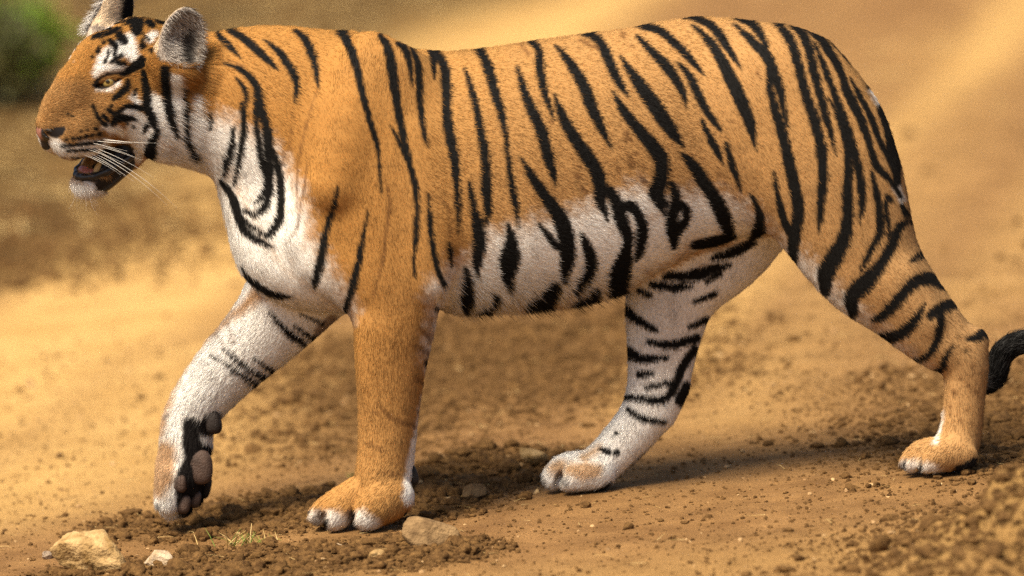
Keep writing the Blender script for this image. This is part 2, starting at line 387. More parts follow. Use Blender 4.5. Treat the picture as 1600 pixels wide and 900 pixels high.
GROOVES = {'pnf': [stn([(553, 800, -118, 1, 5), (549, 812, -118, 2.5, 6), (549, 832, -118, 4, 7)]), stn([(509, 800, -94, 1, 5), (507, 812, -94, 2.5, 6), (505, 832, -94, 4, 7)])],
           'pnh': [],
           'pfh': [stn([(880, 738, 58, 1, 5), (873, 750, 57, 2, 5), (872, 770, 57, 3, 6)])], 'pff': []}
def paw_fn(P, G):
    def fn(x, y, z):
        d = chain_d(P[0], x, y, z)
        t = None
        for c in P[1:]:
            e = chain_d(c, x, y, z); t = e if t is None else smin(t, e, 1.5)
        d = smin(d, t, 6)
        for g in G: d = smax(d, -chain_d(g, x, y, z), 3)
        return d
    return fn
for nme, P in (('pnf', PAW_NF), ('pnh', PAW_NH), ('pfh', PAW_FH), ('pff', PAW_FF)): GROUPS[nme] = (paw_fn(P, GROOVES[nme]), 8)
BOX = {'torso': (345, 1300, -165, 165, 5, 505), 'head': (20, 420, -200, 190, -20, 330)}
for nme, sts in (('neck', [NECK]), ('chest', [CHEST]), ('nhind', [NEAR_HIND, HOCK_N]), ('fhind', [FAR_HIND, HOCK_F]), ('nfore', [NEAR_FORE]), ('nshoulder', [SHOULDER]),
                 ('triceps', [TRICEPS]), ('scapula', [SCAPULA]), ('forearm', [FOREARM]), ('calf', [CALF]), ('ffore', [FAR_FORE]), ('tail', [TAIL]), ('pnf', PAW_NF), ('pnh', PAW_NH), ('pfh', PAW_FH), ('pff', PAW_FF)):
    A = np.array([s for st in sts for s in st])
    BOX[nme] = ((A[:, 0] - A[:, 3]).min(), (A[:, 0] + A[:, 3]).max(), (A[:, 1] - A[:, 4]).min(), (A[:, 1] + A[:, 4]).max(), (A[:, 2] - A[:, 3]).min(), (A[:, 2] + A[:, 3]).max())
def axis(segs):
    out = [segs[0][0]]
    for a, b, h in segs:
        n = max(1, int(round((b - a) / h))); out += list(np.linspace(a, b, n + 1)[1:])
    return np.array(out)
gx = axis([(36, 345, 2.5), (345, 840, 4.5), (840, 960, 4), (960, 1400, 5), (1400, 1680, 4)])
gy = axis([(-210, 200, 4.0)])
gz = axis([(-22, 320, 2.6), (320, 690, 5), (690, 850, 3.4)])
SHRINK = 2.5
def build_body():
    D = np.full((len(gx), len(gy), len(gz)), 60.0, np.float32)
    for nme, (fn, k) in GROUPS.items():
        b = BOX[nme]; pad = k + 8
        i0, i1 = np.searchsorted(gx, [b[0] - pad, b[1] + pad]); j0, j1 = np.searchsorted(gy, [b[2] - pad, b[3] + pad]); k0, k1 = np.searchsorted(gz, [b[4] - pad, b[5] + pad])
        X = gx[i0:i1, None, None].astype(np.float32); Y = gy[None, j0:j1, None].astype(np.float32); Z = gz[None, None, k0:k1].astype(np.float32)
        d = fn(X, Y, Z).astype(np.float32)
        D[i0:i1, j0:j1, k0:k1] = smin(D[i0:i1, j0:j1, k0:k1], d, k)
    D += SHRINK
    return D
def surface_nets(D):
    ins = D < 0
    nx, ny, nz = D.shape
    c = ins[:-1, :-1, :-1].astype(np.int8)
    cnt = sum(ins[a:nx - 1 + a, b:ny - 1 + b, e:nz - 1 + e].astype(np.int8) for a in (0, 1) for b in (0, 1) for e in (0, 1))
    act = (cnt > 0) & (cnt < 8)
    idx = np.full(act.shape, -1, np.int64); ii = np.argwhere(act); n = len(ii); idx[act] = np.arange(n)
    acc = np.zeros((n, 3)); num = np.zeros(n)
    corners = [(a, b, e) for a in (0, 1) for b in (0, 1) for e in (0, 1)]
    vals = {cn: D[ii[:, 0] + cn[0], ii[:, 1] + cn[1], ii[:, 2] + cn[2]].astype(float) for cn in corners}
    for p in corners:
        for ax in range(3):
            if p[ax]: continue
            q = list(p); q[ax] = 1; q = tuple(q)
            va, vb = vals[p], vals[q]; cr = (va < 0) != (vb < 0)
            t = np.where(cr, va / np.where(cr, va - vb, 1), 0)
            pos = np.array(p, float)[None, :].repeat(n, 0); pos[:, ax] = t
            acc[cr] += pos[cr]; num += cr
    pos = ii + acc / num[:, None]
    V = np.stack([np.interp(pos[:, 0], np.arange(nx), gx), np.interp(pos[:, 1], np.arange(ny), gy), np.interp(pos[:, 2], np.arange(nz), gz)], 1)
    F = []
    for ax in range(3):
        o1, o2 = [(1, 2), (2, 0), (0, 1)][ax]
        sl0 = [slice(1, -1)] * 3; sl0[ax] = slice(0, -1); sl1 = [slice(1, -1)] * 3; sl1[ax] = slice(1, None)
        A, B = ins[tuple(sl0)], ins[tuple(sl1)]
        e = np.argwhere(A != B); s = A[A != B]
        e[:, o1] += 1; e[:, o2] += 1
        def cell(d1, d2):
            q = e.copy(); q[:, o1] += d1; q[:, o2] += d2
            return idx[q[:, 0], q[:, 1], q[:, 2]]
        q = np.stack([cell(-1, -1), cell(0, -1), cell(0, 0), cell(-1, 0)], 1)
        q[~s] = q[~s][:, ::-1]
        F.append(q)
    F = np.concatenate(F); F = F[(F >= 0).all(1)]
    return V, F
import time; _t0 = time.time()
D_ = build_body()
BV, BF = surface_nets(D_)
print('tiger', D_.shape, len(BV), len(BF), round(time.time() - _t0, 1))
WV = np.stack(W(BV[:, 0], BV[:, 1], BV[:, 2]), 1)
BF = BF[:, ::-1]      # Z was flipped
# ------------------------------------------------------------------ coat pattern: strokes over the flank (x, y, half width)
MW, MH = 1720, 920; MOX, MOY = 20, 20
def raster(strokes, soft=1.3, wob=1.0, grow=0.0):
    A = np.zeros((MH, MW), np.float32)
    for pts in strokes:
        P = np.array(pts, float)
        if len(P) == 1: P = np.vstack([P, P + [[.5, 0, 0]]])
        if len(P) > 2: P = np.array(refine([tuple(p) for p in P], 3))
        P[:, 2] = np.maximum(P[:, 2], .3)
        pad = P[:, 2].max() + soft * 2 + 4
        x0, x1 = int(max(0, P[:, 0].min() - pad + MOX)), int(min(MW, P[:, 0].max() + pad + MOX + 1))
        y0, y1 = int(max(0, P[:, 1].min() - pad + MOY)), int(min(MH, P[:, 1].max() + pad + MOY + 1))
        if x1 <= x0 or y1 <= y0: continue
        X, Y = np.meshgrid(np.arange(x0, x1) - MOX, np.arange(y0, y1) - MOY)
        d = np.full(X.shape, 1e9)
        for a, b in zip(P[:-1], P[1:]):
            u = b[:2] - a[:2]; t = np.clip(((X - a[0]) * u[0] + (Y - a[1]) * u[1]) / (u @ u + 1e-9), 0, 1)
            e = np.hypot(X - a[0] - u[0] * t, Y - a[1] - u[1] * t) - (a[2] + (b[2] - a[2]) * t)
            d = np.minimum(d, e)
        d = d - grow
        if wob: d = d + wob * (vnoise2(X / 7., Y / 7., 3) * .8 + vnoise2(X / 2.5, Y / 2., 5) * .5)
        A[y0:y1, x0:x1] = np.maximum(A[y0:y1, x0:x1], sstep(soft, -soft, d))
    return A
def lookup(A, px, py):
    x = np.clip(px + MOX, 0, MW - 1.01); y = np.clip(py + MOY, 0, MH - 1.01)
    i, j = x.astype(int), y.astype(int); fx, fy = x - i, y - j
    return A[j, i] * (1 - fx) * (1 - fy) + A[j, i + 1] * fx * (1 - fy) + A[j + 1, i] * (1 - fx) * fy + A[j + 1, i + 1] * fx * fy
STRIPES = [
 # neck and shoulder
 [(332,50,1.5),(345,60,5),(358,72,5),(374,90,1)], [(350,45,3),(377,58,6),(403,80,6),(422,98,4),(432,108,1)], [(413,63,1),(437,83,5),(455,110,6),(463,133,5),(460,160,1)],
 [(460,48,3),(477,63,6),(487,87,6),(493,110,4),(497,137,1)], [(521,44,3),(533,52,7),(547,73,6.5),(557,103,6),(567,150,5),(580,197,4),(590,233,3),(595,300,1)],
 [(593,54,3),(607,77,7),(613,110,7.5),(620,160,6.5),(627,200,5.5),(634,227,4),(643,250,1)],
 [(610,196,1),(623,220,3),(637,250,4),(647,283,4.5),(651,320,4),(650,367,4),(646,400,3),(648,432,1)],
 [(618,66,2),(633,77,5),(640,100,4),(644,130,1)], [(641,73,2),(653,100,5),(655,140,5),(657,173,4.5),(662,207,3.5),(668,230,1)], [(663,73,2),(673,83,5),(677,103,4),(678,123,1)],
 [(675,75,3),(692,100,7),(697,133,8),(697,173,7.5),(702,213,8),(710,253,7),(713,300,5),(715,330,4),(715,363,1)],
 [(725,107,1),(733,130,4),(743,167,5.5),(750,207,6),(757,247,7),(759,300,7.5),(761,330,6),(757,353,1.5)],
 [(703,71,1.5),(733,70,4),(750,83,7),(763,110,8),(773,147,7),(782,177,6),(788,207,4),(793,250,3.5),(800,300,5.5),(805,323,5),(808,355,1)],
 [(807,103,1.5),(817,140,6),(830,173,8),(843,200,9),(852,233,9),(860,263,7),(868,290,1)], [(807,61,2),(827,66,4),(841,80,6),(842,103,7),(847,133,6),(855,160,4),(864,186,1)],
 [(812,246,1.5),(832,280,7),(855,313,9),(873,340,12),(883,370,13),(885,403,12),(877,437,5)], [(839,348,1.5),(857,370,5),(868,385,6)],
 [(865,147,1.5),(877,180,7),(893,210,9),(913,240,11),(930,267,11),(938,300,11),(937,315,9),(945,333,4),(947,345,1.5)],
 [(866,70,1.5),(890,100,7),(910,133,9),(923,167,9),(937,197,7),(955,233,1)], [(883,49,2),(917,54,5),(937,67,7),(950,93,8),(963,123,7),(982,153,1)],
 [(968,88,1.5),(990,120,8),(1013,153,11),(1033,183,11),(1050,207,9),(1067,230,1)],
 [(957,143,1.5),(973,173,7),(997,203,9),(1020,230,11),(1033,253,12),(1030,283,12),(1024,300,13),(1032,318,9),(1037,337,1)],
 [(980,38,3),(1010,43,5),(1033,50,6),(1053,67,6.5),(1073,87,6),(1087,103,4),(1100,117,1)], [(993,55,2),(1017,80,6),(1040,103,8),(1057,127,7),(1068,150,5),(1073,170,1)],
 [(1057,97,1.5),(1077,120,6),(1090,147,7),(1100,167,6),(1113,187,5),(1126,204,1.5)], [(1095,187,2),(1107,213,5),(1120,237,5),(1128,255,1)],
 [(1060,26,3),(1087,30,5),(1110,40,6.5),(1127,60,6.5),(1140,80,5),(1157,107,1)], [(1080,38,1.5),(1103,60,6),(1123,87,8),(1140,120,10),(1157,157,10),(1170,190,8),(1180,233,1)],
 [(1145,37,2),(1173,63,6),(1197,87,8),(1210,117,8),(1220,150,6),(1225,177,4),(1230,197,1)], [(1133,23,2),(1163,33,5),(1183,47,6),(1197,73,4)],
 [(1197,103,1.5),(1203,140,5),(1213,180,7),(1223,213,8),(1233,260,9),(1242,297,9),(1247,333,9),(1240,367,10),(1237,405,7)], [(1208,267,1.5),(1213,300,4),(1223,340,6),(1235,362,7)],
 [(1200,30,2),(1223,47,6),(1237,70,7),(1247,103,7),(1257,143,7.5),(1270,183,8),(1280,220,8),(1285,260,8.5),(1283,300,7.5),(1280,340,5),(1278,362,1)],
 [(1217,30,2),(1243,43,6),(1260,67,7),(1268,100,7),(1277,133,6.5),(1287,173,6),(1297,207,4),(1304,240,1)],
 [(1270,63,1),(1283,93,4),(1297,130,5),(1310,167,6),(1323,200,6),(1333,233,6),(1343,273,6.5),(1346,316,5.5),(1342,348,1)],
 [(1292,150,1),(1307,180,3),(1320,220,5),(1325,253,6),(1323,298,8),(1324,340,9),(1317,375,11),(1303,400,14),(1290,425,14),(1289,452,8)],
 [(1248,38,2),(1277,57,6),(1297,83,6.5),(1313,113,6),(1323,143,7),(1337,170,7),(1350,200,6),(1360,233,5),(1370,260,6),(1390,280,4),(1407,307,3)],
 [(1327,120,1),(1343,150,4),(1360,183,4.5),(1373,217,4.5),(1390,253,3),(1397,277,1.5)], [(1283,48,3),(1310,73,5),(1333,97,5),(1350,117,5),(1355,133,3)],
 [(1361,267,2),(1366,290,4),(1372,316,6),(1374,362,6),(1360,390,5),(1342,422,1.5)], [(1392,312,3),(1385,305,3),(1384,330,3),(1388,355,3),(1386,372,1)],
 [(1372,165,4),(1384,195,6),(1392,230,8),(1399,262,8),(1401,285,5)], [(1408,318,3),(1416,335,5)],
 [(1424,344,4),(1406,351,6),(1392,383,8),(1374,415,10),(1349,443,14),(1330,463,12),(1331,488,8)], [(1448,389,6),(1433,400,5),(1418,411,1)],
 [(1474,442,9),(1445,433,10),(1420,447,9),(1399,472,9),(1377,493,7),(1361,501,2)], [(1445,472,1),(1431,497,7),(1410,518,9),(1392,525,9),(1370,525,5)],
 [(1490,472,9),(1470,480,9),(1452,493,6)], [(1470,490,6),(1468,512,6),(1459,540,6),(1445,557,5),(1424,562,2)], [(1488,540,2),(1475,560,5),(1470,575,4),(1454,580,1.5)],
 [(1546,512,9),(1527,525,7),(1511,529,3)], [(1508,547,3)],
 # belly and flank
 [(732,284,2),(738,320,5),(745,355,9),(748,383,10),(743,410,8),(743,432,2)], [(792,350,2),(797,375,9),(795,405,16),(791,430,11),(793,452,3)], [(726,417,2),(727,442,8),(724,465,9),(722,476,5)],
 [(753,478,7),(738,484,4)], [(770,462,7),(762,472,4)], [(907,365,2),(917,388,8),(922,410,9),(913,432,8),(895,452,5)], [(822,474,9),(845,465,12),(862,448,9)], [(892,472,9),(915,463,10),(925,452,6)],
 [(952,297,6),(963,320,10),(970,345,11),(980,372,9),(977,390,9),(973,410,13),(962,435,16),(953,458,10)], [(970,325,6),(985,322,8),(1000,345,8),(1002,370,9),(997,395,6),(992,408,2)],
 [(1047,285,4),(1055,312,9),(1048,343,10),(1050,365,10),(1052,385,5)], [(1065,318,4),(1072,333,7),(1065,352,7),(1055,365,6)], [(1063,238,2),(1083,260,9),(1100,287,10),(1117,313,11),(1130,340,12),(1137,365,9)],
 [(1083,383,7),(1113,378,9),(1140,370,7)], [(1173,303,2),(1185,333,6),(1183,358,10),(1175,370,8)], [(1113,400,3),(1147,393,7),(1170,380,6)], [(1133,223,3),(1143,257,5),(1156,297,1.5)],
 # chest
 [(343,280,3),(363,307,6),(372,337,6),(387,363,6),(410,377,5),(430,387,1)], [(372,330,2),(390,350,3.5),(415,366,3)], [(377,413,2),(387,432,4),(407,447,5),(430,460,5),(457,463,1)],
 [(347,97,1.5),(377,110,4),(397,130,6),(403,153,7),(400,187,5),(402,220,4),(407,253,4),(414,280,4),(410,300,4),(397,317,1.5)],
 [(403,153,6),(413,187,6),(418,217,8),(418,255,7),(420,293,6),(413,320,6),(397,333,4),(380,325,2)], [(421,225,3),(430,250,5),(437,283,6),(438,323,6),(433,347,7),(420,365,5)],
 [(367,120,1),(382,140,4),(383,160,3)], [(378,163,4),(380,193,5),(375,233,5),(363,287,2)], [(363,198,2),(360,230,5),(352,253,6),(348,272,3)], [(312,172,3),(325,180,5),(325,200,3)],
 [(527,290,1),(520,323,4),(508,363,5),(502,400,7),(493,433,6),(488,447,2)], [(575,327,1),(567,367,3),(560,407,5),(550,447,6),(538,483,4)],
 [(668,303,1),(670,340,4),(675,383,4),(683,420,4),(693,443,4)], [(700,380,2),(702,393,4),(705,415,2)], [(683,480,3)], [(668,565,5),(672,560,4)],
 # spine
 [(880,50,2),(940,40,4),(985,33,3)], [(995,35,2),(1060,20,5),(1120,16,6),(1200,26,5),(1260,39,5),(1300,62,4)], [(700,72,2),(745,69,3)], [(790,62,2),(850,54,3)],
 # cheek, brow, crown
 [(190,116,4),(203,108,6),(219,97,9)], [(176,155,3),(186,146,5),(195,137,5),(197,128,3)], [(222,115,5),(226,140,7),(227,167,6),(235,185,7),(240,199,3)], [(181,176,3),(196,166,4),(213,169,4),(228,174,4)],
 [(174,193,4),(181,184,6),(199,185,4),(210,187,2)], [(255,110,7),(256,142,7),(261,178,6),(270,210,3)], [(282,138,1.5),(283,178,3.5),(285,220,4),(293,238,6)], [(242,206,5),(235,218,6),(231,238,9)], [(227,196,4),(222,206,2)],
 [(184,57,7),(191,65,7)], [(206,40,7),(212,50,8),(214,36,8)], [(230,37,6),(236,41,4)], [(171,66,5),(177,74,5),(177,88,2)], [(168,80,2),(166,90,2),(161,99,2)], [(172,98,2),(186,88,3)], [(180,98,3),(192,101,3)],
 [(221,73,5)], [(233,81,4)], [(249,86,3),(252,91,2)], [(220,64,3)], [(151,82,3),(153,76,3)], [(160,67,3)], [(142,90,2)],
 [(149,50,3),(178,39,4),(205,36,5)], [(171,32,2),(199,28,3),(228,27,4)], [(245,31,6),(255,34,5)], [(139,61,3),(160,57,3),(185,46,3)], [(157,46,2),(180,48,2)], [(222,55,2),(230,64,2)],
 [(143,165,2),(152,185,3),(164,195,3)], [(160,180,3),(166,188,3)], [(168,172,3),(175,177,3)], [(172,166,2.5)], [(195,192,2)], [(205,197,2)], [(206,148,2),(210,140,1)],
 # nose, lips
 [(103,178,1.5)], [(110,181,1.5)], [(147,201,3)], [(124,205,1.5)], [(134,203,1.5)]]
for i in range(6): STRIPES.append([(101 + i * 10, 218 - i * 1.6, 2.2), (105 + i * 10, 217 - i * 1.6, 1.5)])
for i in range(7): STRIPES.append([(95 + i * 9.5, 227 - i * .8, 1.9), (101 + i * 9.5, 226 - i * .8, 1.6)])
for i in range(5): STRIPES.append([(104 + i * 10, 234, 1.7), (109 + i * 10, 234, 1.5)])
BROWN = [[(497,137,1),(487,165,1.6),(477,200,1.6),(467,240,1.8),(463,283,1.8),(464,325,1)], [(482,240,1),(475,290,2),(467,330,2),(463,355,2),(447,377,1)], [(602,277,1),(608,317,2.5),(602,367,3),(597,407,2.5),(580,470,1)],
 [(347,90,1),(380,103,2)], [(655,507,1),(672,525,2.5)], [(590,630,1.5),(610,650,3),(628,658,3.2),(648,664,3)], [(570,690,1.5),(600,702,2.4)], [(645,585,1.5),(668,600,3.5)], [(640,535,1.5),(668,548,3.5)], [(572,640,1.5),(592,646,2)], [(600,735,1.5),(625,742,2.2)], [(655,510,2),(672,525,3.5)], [(665,300,0),(697,320,1.2),(702,370,1.2)], [(440,260,1.5),(445,220,1)], [(450,235,1.5),(455,200,1)],
 [(655,640,3),(660,655,2)], [(1515,545,2)], [(1520,572,4)], [(1500,590,3)], [(1512,600,3)], [(1490,612,4)], [(1525,610,3)], [(1485,634,3)], [(1510,640,3)], [(1500,655,3)], [(1518,660,3)],
 [(976,218,4)], [(966,270,3),(964,262,4)], [(975,285,3)], [(985,255,6)], [(984,245,4)], [(1003,260,3)], [(1000,276,4),(1006,285,5)], [(977,208,4),(982,218,3)], [(992,240,4)], [(972,55,5),(975,58,4)], [(986,72,3)],
 [(900,275,5)], [(910,295,5)], [(905,260,3)], [(915,300,4)], [(1075,50,2)], [(1183,112,3),(1186,122,2)], [(1143,188,3)], [(1122,270,3)], [(1130,285,3)], [(1145,308,3)], [(1158,312,3)], [(1178,278,3)], [(1180,290,2)],
 [(752,90,3),(757,110,3)], [(800,68,2)], [(812,70,3),(825,85,3)], [(905,63,3),(930,75,3)], [(860,190,3)], [(833,195,2)]]
r2 = np.random.default_rng(11)
for (bx, by, w, h, n) in ((990, 240, 40, 60, 26), (900, 280, 30, 30, 16), (1140, 280, 50, 70, 40), (1060, 170, 120, 110, 40), (920, 70, 60, 20, 16), (1470, 640, 40, 70, 20), (350, 110, 40, 30, 10), (450, 170, 30, 50, 16), (340, 240, 30, 40, 8)):
    for _ in range(n): BROWN.append([(bx + r2.normal() * w * .5, by + r2.normal() * h * .5, r2.uniform(.5, 1.8))])
WHITE = [  # soft pale areas: belly, chest, throat
 [(690,462,14),(725,455,40),(800,432,50),(880,412,58),(950,405,56),(1020,380,42),(1080,345,40),(1140,345,30),(1178,370,16)],
 [(780,390,26),(860,375,30),(930,355,34),(1000,325,30)], [(330,262,30),(345,300,30),(365,360,45),(395,420,50),(440,470,55),(500,490,30)], [(340,225,40),(395,260,40),(420,330,36),(455,390,32),(500,450,24),(535,480,10)],
 [(443,290,16),(455,350,24)], [(495,430,20),(470,400,18)], [(1190,385,16),(1240,412,14),(1295,462,12),(1330,500,13),(1380,545,12),(1440,588,8)], [(690,490,8),(676,560,4)], [(225,230,14),(255,238,20),(300,252,26),(335,262,20)]]
WHITE2 = [  # sharper pale marks: cheek, brow, muzzle, toes
 [(1473,640,.5),(1470,665,1.5),(1463,690,1.5)], [(668,600,4),(662,640,7),(655,690,11),(648,735,13),(640,778,10)],
 [(240,160,11),(252,190,20),(275,212,22),(298,235,16)], [(270,122,8),(269,165,11),(272,195,12)], [(300,150,5),(300,190,10)], [(200,176,12),(215,198,17),(230,222,18),(205,205,13)], [(205,150,4),(212,160,5)], [(236,150,4),(240,175,7)], [(150,113,5),(160,95,9),(174,82,12),(195,76,13),(206,88,9)], [(147,114,5),(165,106,6),(188,105,5)], [(150,141,1.5),(170,141,1.8),(184,131,1.5)],
 [(75,220,7),(90,230,10),(110,238,9),(135,232,12),(160,227,9)], [(165,198,6),(185,205,8)], [(118,298,16),(150,300,14)], [(300,180,12),(305,225,16)], [(112,75,7),(106,92,6)], [(212,225,8),(214,245,8)],
 [(1364,140,7),(1372,160,4)], [(1398,290,5),(1408,310,4)],
 [(232,62,7),(238,55,5)], [(200,64,9),(190,74,8)]]
TOEW = [[(487,812,11),(496,820,10)], [(514,812,13),(535,818,13)], [(563,812,12),(584,821,10)], [(1414,729,8),(1444,734,9),(1470,738,5)]]
GREY = [[(500,800,6),(494,820,9)], [(548,800,4),(551,815,5)], [(1412,722,4),(1408,732,6)], [(1436,730,4),(1440,738,4)]]
DARK = [  # bare or near-black skin: eye rims, lips, mouth, soles; painted crease shade between toes
 [(147,132,5),(154,124,3.5),(168,116,3),(188,115,2.5)], [(147,134,5),(160,138,3),(176,131,2),(187,118,1.8)], [(150,130,5)],
 [(76,206,5),(87,207,9),(98,202,5)], [(150,292,6),(176,285,14),(190,268,14)], [(160,238,4),(190,232,9),(205,232,5)], [(200,238,9),(198,258,13),(187,280,14),(172,291,9)], [(165,250,12),(180,245,12),(150,262,8)], [(117,266,4),(126,275,5),(150,281,5),(175,280,6)], [(112,246,2),(135,247,2.5),(160,242,3)],
 [(487,828,5),(500,834,5),(530,836,4),(580,832,4),(620,822,4),(638,800,3)], [(511,812,3.5),(508,828,4)], [(553,800,2.5),(552,815,3),(556,826,4)], [(1500,735,9),(1520,725,9),(1530,715,5)], [(1410,741,3),(1470,743,3)], [(1440,712,.8),(1440,724,2),(1441,738,3)], [(1416,716,.8),(1414,726,1.8),(1414,738,2.5)],
 [(652,715,3),(650,745,6)], [(482,797,3)], [(1541,640,3),(1536,700,4)]]
FSTRIPES = [[(1040,430,5),(1080,430,9),(1113,420,8),(1140,413,3)], [(1017,443,4),(1047,447,6),(1080,447,3)], [(1105,438,3),(1127,427,3)], [(998,453,4),(1015,459,4)], [(1083,385,8),(1120,380,9),(1160,370,7)], [(1113,402,3),(1147,393,7),(1175,378,6)],
 [(973,473,5),(991,495,6),(1025,515,3)], [(1013,533,3),(1049,538,6),(1089,527,6)], [(973,541,8),(1000,558,7),(1042,558,3)], [(1000,584,5),(1020,582,2)], [(1010,604,3),(1049,596,3)],
 [(976,618,4),(1000,622,4),(1035,624,5),(1053,605,6),(1067,570,6),(1086,545,6)], [(982,640,3),(1005,653,4),(1038,658,3)], [(1063,625,8),(1074,603,8)], [(1085,470,3),(1118,458,4)], [(1078,510,3),(1104,498,5)],
 [(963,676,3)], [(942,701,3),(951,706,4)], [(964,706,4)],
 [(422,485,1.5),(446,514,5),(472,534,5),(500,550,4)], [(461,508,1.5),(492,527,4),(520,522,3)], [(470,490,1),(505,505,2.5)], [(352,542,1),(378,566,3.5),(409,587,5.5),(434,592,7)], [(396,555,1),(420,574,3.5),(447,587,6)], [(331,550,1),(357,568,3),(383,587,4),(406,602,4)]]
FBROWN = [[(357,506,2),(368,532,2)], [(340,520,2),(352,540,2)], [(520,500,10),(500,515,8)]]
FTAN = [[(410,450,14),(385,475,10),(350,505,5),(300,560,2),(262,635,6),(252,670,7)], [(258,700,18),(254,735,20),(250,762,12)], [(890,733,9),(915,735,16),(930,735,12)], [(868,730,12),(880,728,10)], [(985,500,2)], [(935,700,6),(915,715,8)], [(1100,420,10)]]
FGREY = [[(880,748,4),(886,756,4)], [(846,745,5),(850,760,5)], [(246,786,6)], [(262,645,4)]]
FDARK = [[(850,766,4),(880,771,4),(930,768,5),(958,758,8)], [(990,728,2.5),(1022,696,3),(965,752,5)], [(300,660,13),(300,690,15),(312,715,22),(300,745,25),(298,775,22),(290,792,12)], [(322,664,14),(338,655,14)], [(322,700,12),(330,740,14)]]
A_ST, A_BR, A_WH = raster(STRIPES, 1.5, 1, .9), raster(BROWN, 1.5), np.maximum(raster(WHITE, 27, 13), raster(WHITE2, 5, 3)); A_WH = np.maximum(A_WH, .8 * raster(TOEW, 9, 4, 2))
A_GR, A_DK = raster(GREY, 4, 2), raster(DARK, 1.5)
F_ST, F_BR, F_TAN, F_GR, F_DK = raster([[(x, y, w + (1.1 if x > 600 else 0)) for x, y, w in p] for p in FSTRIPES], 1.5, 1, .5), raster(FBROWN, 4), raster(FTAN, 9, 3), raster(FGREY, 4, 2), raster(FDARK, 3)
print('maps', round(time.time() - _t0, 1))
ORANGE, OCHRE, PALE, BROWNC = np.array([.37, .190, .058]), np.array([.31, .162, .054]), np.array([.80, .775, .73]), np.array([.11, .045, .015])
BLACK, GREYC, SKIN = np.array([.004, .0037, .0037]), np.array([.13, .12, .12]), np.array([.012, .010, .010])
def geval(name, X, Y, Z, pad=34):
    b = BOX[name]; m = (X > b[0] - pad) & (X < b[1] + pad) & (Y > b[2] - pad) & (Y < b[3] + pad) & (Z > b[4] - pad) & (Z < b[5] + pad)
    r = np.full(X.shape, 90.0)
    if m.any(): r[m] = GROUPS[name][0](X[m], Y[m], Z[m])
    return r
